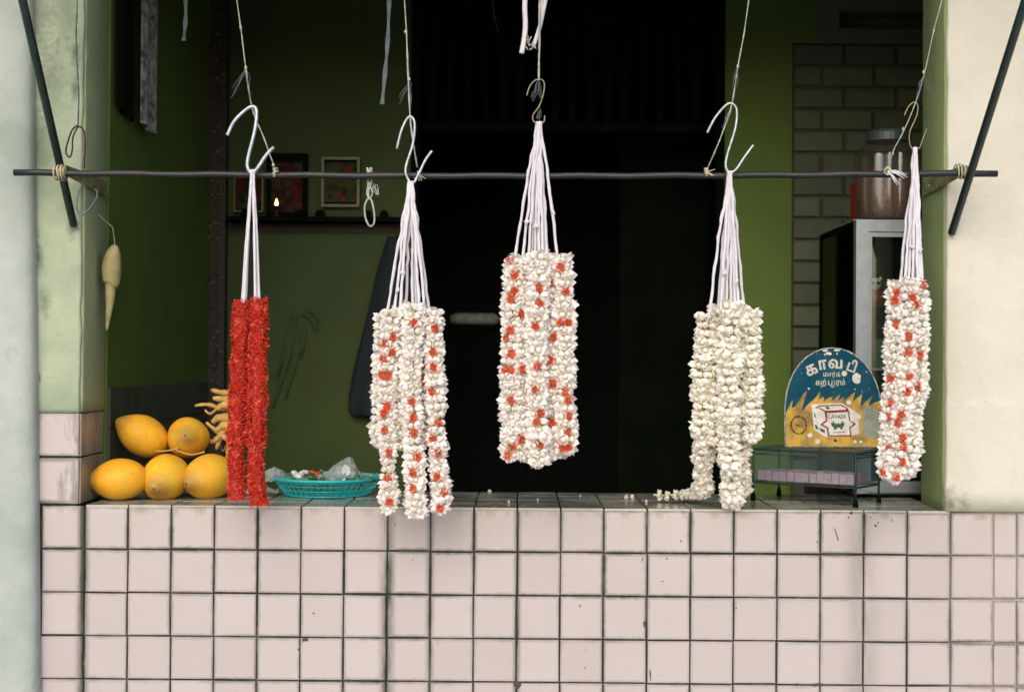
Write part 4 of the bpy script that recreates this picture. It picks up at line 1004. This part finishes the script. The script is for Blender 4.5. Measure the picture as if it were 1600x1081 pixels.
# cloths hanging in the dark
def cloth(label, pts, y, mat, seed, name, cat, thick=.045):
    """bundle with folds: outline given in rows of (left px, right px, py)"""
    vs = []; fs = []; n = 28; rows = smoothpath([(a, b2, c2) for a, b2, c2 in pts], 5)
    for rr in rows:
        a, b2 = pt(rr[0], rr[2], y), pt(rr[1], rr[2], y); cx, hw = (a.x + b2.x) / 2, max(.004, (b2.x - a.x) / 2)
        for k in range(n):
            t_ = 2 * math.pi * k / n; fold = 1 + .10 * math.sin(t_ * 6 + seed) + .06 * math.sin(t_ * 11 + rr[2] * .02)
            vs.append((cx + hw * math.cos(t_) * fold, y + min(thick, hw) * math.sin(t_) * fold, a.z))
    for i in range(len(rows) - 1):
        for k in range(n): p = i * n + k; q = i * n + (k + 1) % n; fs.append((p, q, q + n, p + n))
    fs += [tuple(range(n)), tuple(range((len(rows) - 1) * n, len(rows) * n))]
    return tag(MB().add(vs, fs).build(name, M[mat], None, True), label, cat)
cloth('dark blue cloth hanging at the left side of the doorway', [(606, 622, 370), (590, 640, 430), (572, 650, 520), (556, 652, 590), (548, 650, 640), (560, 645, 650)], YB - .035, 'blue_cloth', 1, 'hanging_cloth', 'cloth', .025)
lb_ = thing('withered_leaf_bundle', 'dim bundle of long withered leaves hanging on the back wall right of the red garland', 'leaves', pt(462, 490, YB))
for (x0, y0, x1, y1, w) in ((462, 492, 425, 640, .010), (468, 492, 445, 625, .012), (455, 490, 432, 590, .009), (470, 490, 496, 520, .010), (466, 492, 470, 560, .012), (475, 486, 498, 506, .008)):
    P = ppath([(x0, y0), ((x0 + x1) / 2 + 5, (y0 + y1) / 2 - 6), (x1, y1)], YB - .012, 5); n_ = len(P); vs = []; fs = []
    for i_, p in enumerate(P):
        q = w * math.sin(math.pi * (.12 + .85 * i_ / (n_ - 1))); vs += [p + Vector((-q, 0, 0)), p + Vector((0, -.004, 0)), p + Vector((q, .001, 0))]
    for i_ in range(n_ - 1): a = i_ * 3; fs += [(a, a + 1, a + 4, a + 3), (a + 1, a + 2, a + 5, a + 4)]
    MB().add(vs, fs).build('leaf', M['dim_leaf'], lb_, True)
# pale thing deep in the rear room
a, b2 = pt(704, 486, 2.6), pt(779, 508, 2.6)
rk = thing('rear_shelf', 'dark shelf rack standing deep in the unlit rear room', 'shelf', ((a.x + b2.x) / 2, 2.7, .06))
sh_ = MB()
for x in (a.x - .12, b2.x + .12): sh_.box((x - .012, 2.55, .06), (x + .012, 2.85, 1.9))
sh_.build('upright', M['black'], rk); MB().box((a.x - .108, 2.56, b2.z - .02), (b2.x + .108, 2.84, b2.z)).build('board', M['black'], rk)
M['pale'] = pm('pale_bundle', (0.40, 0.43, 0.36), (0.22, 0.24, 0.20), 30, .8)
b = MB(); b.tube([(a.x, 2.6, b2.z + .022), (a.x + .03, 2.6, b2.z + .027), (b2.x - .02, 2.6, b2.z + .026), (b2.x, 2.6, b2.z + .02)], [.016, .026, .025, .014], 12)
tag(b.build('pale_bundle', M['pale'], None, True), 'pale rolled bundle barely visible deep in the dark doorway', 'bundle')

# ------------------------------------------------------------------ wire and glass stand with pink packets
SN = Vector((.852, .075, 1.0)); u_ = Vector((-.82, .57, 0)).normalized(); v_ = Vector((.57, .82, 0)).normalized(); LU, LV = .28, .16
sc_ = [SN, SN + u_ * LU, SN + u_ * LU + v_ * LV, SN + v_ * LV]
sd_ = thing('glass_stand', 'low dark metal stand with dusty glass sides under the camphor sign', 'stand', SN + u_ * LU / 2)
ZT_, ZL_ = .134, .048
for c in sc_:
    MB().tube([c + Vector((0, 0, .018)), c + Vector((0, 0, ZT_))], .0028, 8).build('leg', M['stand_metal'], sd_, True)
    MB().lathe([(.0055, 0), (.0075, .003), (.006, .012), (.004, .022), (.001, .022)], 10, Matrix.Translation(c)).build('rubber_foot', M['black'], sd_, True)
fm_ = MB()
for z in (ZT_, ZT_ - .012, ZL_):
    for i in range(4): fm_.tube([sc_[i] + Vector((0, 0, z)), sc_[(i + 1) % 4] + Vector((0, 0, z))], .0026 if z != ZT_ - .012 else .0016, 6)
fm_.build('frame', M['stand_metal'], sd_)
def quadslab(c4, t, mat, par, name):
    vs = [p for p in c4] + [p + t for p in c4]
    return MB().add(vs, [(0, 1, 2, 3), (7, 6, 5, 4), (0, 4, 5, 1), (1, 5, 6, 2), (2, 6, 7, 3), (3, 7, 4, 0)]).build(name, M[mat], par)
up = Vector((0, 0, 1))
quadslab([c + up * (ZT_ + .003) for c in sc_], up * .004, 'smoky', sd_, 'glass_top'); quadslab([c + up * (ZL_ + .003) for c in sc_], up * .003, 'smoky', sd_, 'glass_shelf')
for i in (0, 3):
    a, b2 = sc_[i], sc_[(i + 1) % 4]; t_ = (b2 - a).normalized() * .004; nrm = Vector((0, 0, 1)).cross(t_).normalized() * .002
    quadslab([a + t_ + up * (ZL_ + .007), b2 - t_ + up * (ZL_ + .007), b2 - t_ + up * (ZT_ - .002), a + t_ + up * (ZT_ - .002)], nrm, 'smoky', sd_, 'glass_pane')
pk = MB().box((-.0092, -.02, 0), (.0092, .02, .026)).mesh('pink_packet', M['pink'])
ang = math.atan2(u_.y, u_.x)
for j in range(2):
    for i in range(13):
        p = SN + u_ * (.018 + i * .0203) + v_ * (.030 + j * .05) + up * (ZL_ + .0065)
        ob = obj('pink_packet', pk, None, Matrix.Translation(p) @ Matrix.Rotation(ang + random.uniform(-.05, .05), 4, 'Z') @ Matrix.Scale(random.uniform(.88, 1.05), 4, (0, 0, 1)))
        tag(ob, 'small pale pink packet standing in the glass stand', 'packet', 'pink packets in the glass stand')

# ------------------------------------------------------------------ camphor sign
sg_c = pt(1303, 692, .235); sg_c.z = 1.0 + ZT_ + .008
sign = thing('shop_sign', 'arched teal and yellow metal sign with white Tamil lettering and flames', 'sign', sg_c)
SS = .00171 / 6.553
TILT = Matrix.Translation(sg_c) @ Matrix.Rotation(R(2), 4, 'Z') @ Matrix.Rotation(R(-5), 4, 'X')
def sl(u, v, off): return TILT @ Vector(((u - 545) * SS, -off, (1038 - v) * SS))
def poly(name, pts, off, thick, mat, par=None):
    n = len(pts); tr = tessellate_polygon([[Vector((a, b2, 0)) for a, b2 in pts]])
    vs = [sl(a, b2, off + thick) for a, b2 in pts] + [sl(a, b2, off) for a, b2 in pts]
    fs = [tuple(t_) for t_ in tr] + [(i, (i + 1) % n, (i + 1) % n + n, i + n) for i in range(n)] + [tuple(i + n for i in reversed(t_)) for t_ in tr]
    return MB().add(vs, fs).build(name, M[mat], par or sign)
arch = [(58, 1035), (57, 700), (66, 590), (85, 480), (115, 385), (160, 290), (215, 212), (285, 145), (370, 92), (455, 62), (545, 52)]
arch += [(1090 - a, b2) for a, b2 in reversed(arch[:-1])]
poly('plate', arch, 0, .003, 's_teal')
big = [((a - 545) * 1.012 + 545, (b2 - 1040) * 1.012 + 1040) for a, b2 in arch]
rim = MB(); rim.tube([sl(a, b2, .0015) for a, b2 in big] + [sl(*big[0], .0015)], .0017, 6); rim.build('rim', M['tin_edge'], sign)
flames = [(60, 1033), (60, 705), (95, 640), (130, 570), (124, 650), (150, 640), (205, 570), (240, 510), (278, 474), (255, 560), (235, 620), (222, 684), (300, 600), (350, 560), (385, 520), (410, 480), (404, 540), (372, 598), (400, 560), (448, 532), (452, 560), (445, 592), (475, 555), (538, 530), (524, 580), (560, 555), (612, 508), (600, 560), (585, 585), (620, 560), (656, 535), (648, 585), (690, 545), (765, 486), (748, 560), (736, 592), (780, 550), (838, 506), (824, 580), (820, 636), (880, 575), (945, 522), (915, 590), (905, 630), (960, 590), (1029, 570), (1030, 1033)]
poly('flame_panel', flames, .003, .0003, 's_yellow')
poly('painted_box', [(320, 612), (630, 598), (700, 640), (790, 700), (800, 905), (730, 925), (460, 942), (345, 868)], .0033, .0003, 's_white')
poly('painted_border', [(355, 650), (400, 622), (625, 612), (690, 650), (700, 676), (712, 760), (772, 810), (712, 850), (725, 932), (482, 934), (472, 855), (405, 816), (465, 770), (452, 688), (400, 655)], .0036, .0002, 's_red')
poly('painted_label', [(478, 700), (690, 688), (698, 772), (745, 808), (698, 842), (708, 918), (496, 922), (488, 845), (432, 815), (480, 780)], .0038, .0002, 's_white')
poly('painted_label', [(375, 650), (410, 634), (615, 624), (665, 648), (672, 664), (465, 676), (415, 650)], .0038, .0002, 's_white')
poly('painted_leaf', [(350, 815), (372, 822), (388, 862), (360, 862)], .0036, .0003, 's_green'); poly('painted_leaf', [(395, 845), (452, 872), (450, 902), (408, 880)], .0036, .0003, 's_green')
poly('painted_leaf', [(455, 640), (490, 632), (515, 655), (480, 662)], .004, .0002, 's_green'); poly('painted_leaf', [(345, 700), (356, 702), (366, 745), (350, 742)], .0036, .0003, 's_green')
# green emblem: two plumed sides over a small arch
em = [(512, 790), (530, 800), (535, 772), (552, 802), (575, 808), (590, 800), (605, 808), (622, 798), (630, 770), (640, 795), (652, 785), (648, 825), (630, 845), (640, 862), (612, 862), (604, 845), (578, 845), (572, 864), (540, 864), (546, 846), (524, 834)]
poly('painted_emblem', em, .004, .0002, 's_green'); poly('painted_emblem', [(570, 815), (590, 806), (612, 814), (606, 838), (576, 838)], .0042, .0002, 's_red')
poly('painted_emblem', [(535, 892), (655, 886), (655, 893), (535, 899)], .004, .0002, 's_green')
poly('bare_patch', [(850, 650), (885, 622), (985, 665), (1002, 700), (995, 930), (960, 950), (880, 940), (832, 915), (838, 760)], .0033, .0004, 's_grey')
def chip(u, v, r, off=.0044, mat='s_white', e=1.0):
    poly('paint_chip', [(u + r * math.cos(t_ * .524) * random.uniform(.75, 1.1), v + r * e * math.sin(t_ * .524) * random.uniform(.8, 1.1)) for t_ in range(12)], off, .0002, mat)
for a in ((660, 300, 30), (785, 350, 48, .0044, 's_white', 1.25), (302, 925, 26), (375, 985, 28), (700, 590, 26), (790, 735, 34), (740, 760, 30), (296, 455, 11), (765, 458, 7), (505, 100, 34, .0044, 's_white', .5), (590, 100, 9), (465, 110, 10), (735, 95, 16, .0044, 's_white', .4), (815, 985, 16), (755, 985, 16), (885, 284, 8), (470, 70, 30, .0044, 's_white', .4), (590, 65, 40, .0044, 's_white', .3), (70, 495, 8), (235, 182, 8)): chip(*a)
chip(557, 975, 15, .0044, 's_black')
for i in range(22):
    a = 2 * math.pi * i / 22; chip(188 + 76 * math.cos(a), 822 + 88 * math.sin(a), random.uniform(7, 12), .0036, 's_black')
def txt(body, u, v, h, rot, mat, off=.0040, bold=.02, sx=1.0, name='lettering'):
    if bold:
        for dx, dz in ((-.35, 0), (.35, .12), (0, -.3), (0, .35)): txt(body, u + dx * h * bold * 2.4, v + dz * h * bold * 2, h, rot, mat, off + .00002 + abs(dx) * .00004 + dz * .00002, 0, sx, name)
    c = bpy.data.curves.new('t', 'FONT'); c.body = body; c.align_x = 'CENTER'; c.align_y = 'BOTTOM_BASELINE'; c.offset = 0; c.extrude = 0; c.resolution_u = 3; c.size = 1.0
    to = bpy.data.objects.new('t', c); COL.objects.link(to); bpy.context.view_layer.update()
    me = bpy.data.meshes.new_from_object(to); bpy.data.objects.remove(to); me.name = name
    me.materials.clear(); me.materials.append(M[mat]); s_ = h * SS / .72
    o_ = Matrix.Translation(((u - 545) * SS, -off, (1038 - v) * SS))
    return obj(name, me, sign, TILT @ o_ @ Matrix.Rotation(R(rot), 4, 'Y') @ Matrix.Rotation(R(90), 4, 'X') @ Matrix.Diagonal((s_ * sx, s_, .01, 1)))
# curved heading, one letter at a time
txt('க', 345, 308, 125, -24, 's_letter', bold=.055, sx=.86); txt('ா', 448, 258, 118, -9, 's_letter', bold=.055, sx=.85); txt('வ', 572, 246, 112, 2, 's_letter', bold=.055, sx=.95)
txt('டி', 722, 276, 105, 20, 's_letter', bold=.055, sx=.72)
txt('மார்க்', 532, 330, 46, 1, 's_letter', bold=.02, sx=.95)
txt('கற்', 420, 418, 56, 1, 's_letter', bold=.03, sx=.86); txt('ப', 515, 416, 56, 1, 's_letter', bold=.03, sx=.86); txt('ரம்', 620, 414, 56, 1, 's_letter', bold=.03, sx=.86)
st_ = MB(); st_.tube([sl(a, b2, .0042) for a, b2 in ((541, 372), (556, 374), (558, 412), (548, 438), (528, 440), (520, 428), (536, 422), (552, 428))], .0009, 5); st_.build('lettering', M['s_letter'], sign)
txt('CAVADI', 573, 752, 38, -1, 's_green', off=.0043, bold=.05, sx=.95)
txt('No 1', 196, 838, 28, 0, 's_black', off=.0040, bold=.05)

# ------------------------------------------------------------------ aluminium display case
YC0 = .33; YC1 = .80
cx0 = pt(1337, 560, YC0).x; cx1 = cx0 + .60; cz0 = 1.012; cz1 = pt(1345, 343, YC0).z
case = thing('display_case', 'aluminium framed glass display case beside the right pillar', 'cabinet', (cx0 + .3, YC0, 1.0))
fw = .034
fr = MB()
for x in (cx0, cx1 - fw): MB().box((x, YC0, cz0), (x + fw, YC0 + .03, cz1)).build('stile', M['alu'], case)
for z in (cz0 + .003, cz1 - fw * .95): MB().box((cx0 + fw, YC0 + .002, z), (cx1 - fw, YC0 + .028, z + fw * .95 - .002)).build('rail', M['alu'], case)
inn = MB(); xi = cx0 + fw; g1 = .010
inn.box((xi, YC0 + .006, cz0 + fw), (xi + g1, YC0 + .020, cz1 - fw)); inn.box((xi + g1, YC0 + .006, cz1 - fw - .012), (cx1 - fw, YC0 + .020, cz1 - fw)); inn.build('door_trim', M['alu'], case)
ed = MB()
ed.box((cx0 + .001, YC0 + .03, cz1 - .016), (cx0 + .014, YC1, cz1 - .001)); ed.box((cx0 + .001, YC0 + .03, cz0), (cx0 + .014, YC1, cz0 + .02)); ed.box((cx0 + .001, YC1 - .02, cz0 + .02), (cx0 + .02, YC1, cz1 - .016))
ed.build('side_frame', M['black'], case)
MB().box((cx0, YC0 + .03, cz1 - .001), (cx1, YC1, cz1 + .003)).build('top_panel', M['alu'], case)
MB().box((cx0 + .002, YC0 + .03, cz0 - .004), (cx1, YC1, cz0 - .001)).build('bottom_panel', M['alu'], case)
MB().box((cx0 + .004, YC0 + .031, cz0 + .02), (cx0 + .008, YC1 - .021, cz1 - .017)).build('glass_pane', glassy('dark_side_glass', (.05, .07, .07), .02), case)
MB().box((xi + g1, YC0 + .011, cz0 + fw), (cx1 - fw, YC0 + .015, cz1 - fw - .012)).build('glass_pane', M['glass'], case)
MB().box((cx0 + .02, YC1 - .012, cz0), (cx1, YC1 - .002, cz1 - .002)).build('back_panel', pm('grey_green_panel', (.09, .12, .10), (.06, .08, .07), 8, .6), case)
MB().box((cx1 - .012, YC0 + .03, cz0), (cx1 - .002, YC1 - .012, cz1 - .002)).build('side_panel', M['black'], case)
shelves = [pt(1365, 475, YC0 + .06).z, pt(1365, 575, YC0 + .06).z, pt(1365, 665, YC0 + .06).z]
for z in shelves: MB().box((cx0 + .022, YC0 + .04, z - .006), (cx1 - .014, YC1 - .014, z)).build('shelf', M['smoky'] if z == shelves[0] else M['alu'], case)
for x in (cx0 + .03, cx1 - .05):
    for y in (YC0 + .02, YC1 - .05): MB().box((x, y, .9999), (x + .02, y + .02, cz0 - .0035)).build('foot', M['black'], case)
# table that carries the rear of the case
tb = thing('side_table', 'dark wooden table behind the counter under the display case', 'table', (1.25, .65, .06))
MB().box((cx0 - .03, CD + .012, .965), (1.7, .86, .9985)).build('table_top', M['dark_wood'], tb)
for x in (cx0, 1.63):
    for y in (CD + .03, .80): MB().box((x, y, .06), (x + .045, y + .045, .965)).build('leg', M['dark_wood'], tb)
# things inside the case
def toy(px, py, y, z, s_):
    c = pt(px, py, y); c.z = z
    o = thing('toy_figure', 'small toy figure with a white head and red body inside the display case', 'toy', c)
    MB().lathe([(.004, 0), (.034, .002), (.036, .02), (.028, .042), (.014, .052), (.004, .053)], 16, Matrix.Translation(c) @ Matrix.Scale(s_, 4)).build('body', M['red_plastic'], o, True)
    hd = MB().lathe([(.002, .046), (.016, .050), (.023, .064), (.022, .078), (.012, .090), (.002, .093)], 14, Matrix.Translation(c) @ Matrix.Scale(s_, 4)); hd.build('head', M['skin_white'], o, True)
    for e in (-1, 1): MB().lathe([(.0005, -.004), (.005, -.001), (.0045, .003), (.0005, .005)], 8, Matrix.Translation(c + Vector((e * .009, -.021, .072)) * s_)).build('eye', M['black'], o, True)
    for e in (-1, 1): MB().lathe([(.0005, -.006), (.007, 0), (.0005, .007)], 8, Matrix.Translation(c + Vector((e * .02, .0, .088)) * s_)).build('ear', M['skin_white'], o, True)
toy(1366, 470, YC0 + .11, shelves[0] + .001, .80)
colr = [('blue_box', (.02, .05, .14)), ('tan_box', (.28, .20, .10)), ('white_box', (.4, .42, .40)), ('green_box', (.03, .12, .07)), ('maroon_box', (.16, .03, .03))]
for k, (nm, c3) in enumerate(colr): M[nm] = pm(nm + '_card', c3, tuple(v * .7 for v in c3), 60, .6)
items = [(1.02, .10, 0, .05, .07, 1), (1.08, .09, 0, .05, .09, 0), (1.15, .10, 0, .06, .06, 4), (.955, .22, 0, .04, .10, 4), (.96, .30, 0, .05, .05, 2), (.975, .10, 1, .05, .08, 3), (1.04, .12, 1, .06, .10, 2), (1.12, .10, 1, .05, .08, 4), (.96, .28, 1, .05, .11, 1), (.99, .10, 2, .05, .06, 2), (1.06, .10, 2, .05, .08, 0), (1.13, .10, 2, .06, .07, 3)]
words = ['first', 'second', 'third']
used = {}
lbl = {0: 'upper', 1: 'middle', 2: 'lower'}
for x, dy, sidx, w, h, kc in items:
    z = shelves[sidx] + .001; y = YC0 + dy; nm = colr[kc][0]
    key = (nm, sidx); used[key] = used.get(key, 0) + 1
    o = tag(MB().box((x, y, z), (x + w, y + .05, z + h)).build('small_carton', M[nm]), f"small {nm.split('_')[0]} carton on the {lbl[sidx]} shelf of the display case" + (', nearer the glass side' if used[key] > 1 else ''), 'carton', 'cartons in the display case')
# jars on top
def jar(label, px, y, w_px, top_py, cont, lidmat, body='jar', name='plastic_jar', fill=.75, ribs=14, part=True):
    c = pt(px, 343, y); c.z = cz1 + .0035; D_ = (3.5 + y) / FPX; r = w_px / 2 * D_; hgt = pt(px, top_py, y).z - c.z
    o = thing(name, label, 'jar', c, 'jars on top of the display case')
    prof = [(r * .80, 0), (r * .97, .008), (r, .03), (r, hgt * .70), (r * .93, hgt * .78), (r * .62, hgt * .87), (r * .60, hgt * .90)]
    md = lambda a, z: 1 + (.028 * math.cos(a * ribs) if z > .01 and z < hgt * .8 else 0)
    MB().lathe(prof, 84, Matrix.Translation(c), md).build('body', M[body], o, True)
    MB().lathe([(r * .66, hgt * .885), (r * .67, hgt * .97), (r * .62, hgt), (.001, hgt)], 28, Matrix.Translation(c)).build('lid', M[lidmat], o)
    if cont: MB().lathe([(r * .76, .004), (r * .92, .012), (r * .93, hgt * fill), (r * .4, hgt * (fill + .03)), (.001, hgt * (fill + .03))], 28, Matrix.Translation(c)).build('filling', M[cont], o, True)
    return o
jar('big ribbed clear jar of reddish brown contents on the display case', 1388, .47, 104, 206, 'jar_fill', 'jar_lid', fill=.50)
jar('red plastic jar behind the big clear jar on the display case', 1358, .66, 56, 266, None, 'red_plastic', 'red_plastic', ribs=0)
bpy.context.view_layer.update()
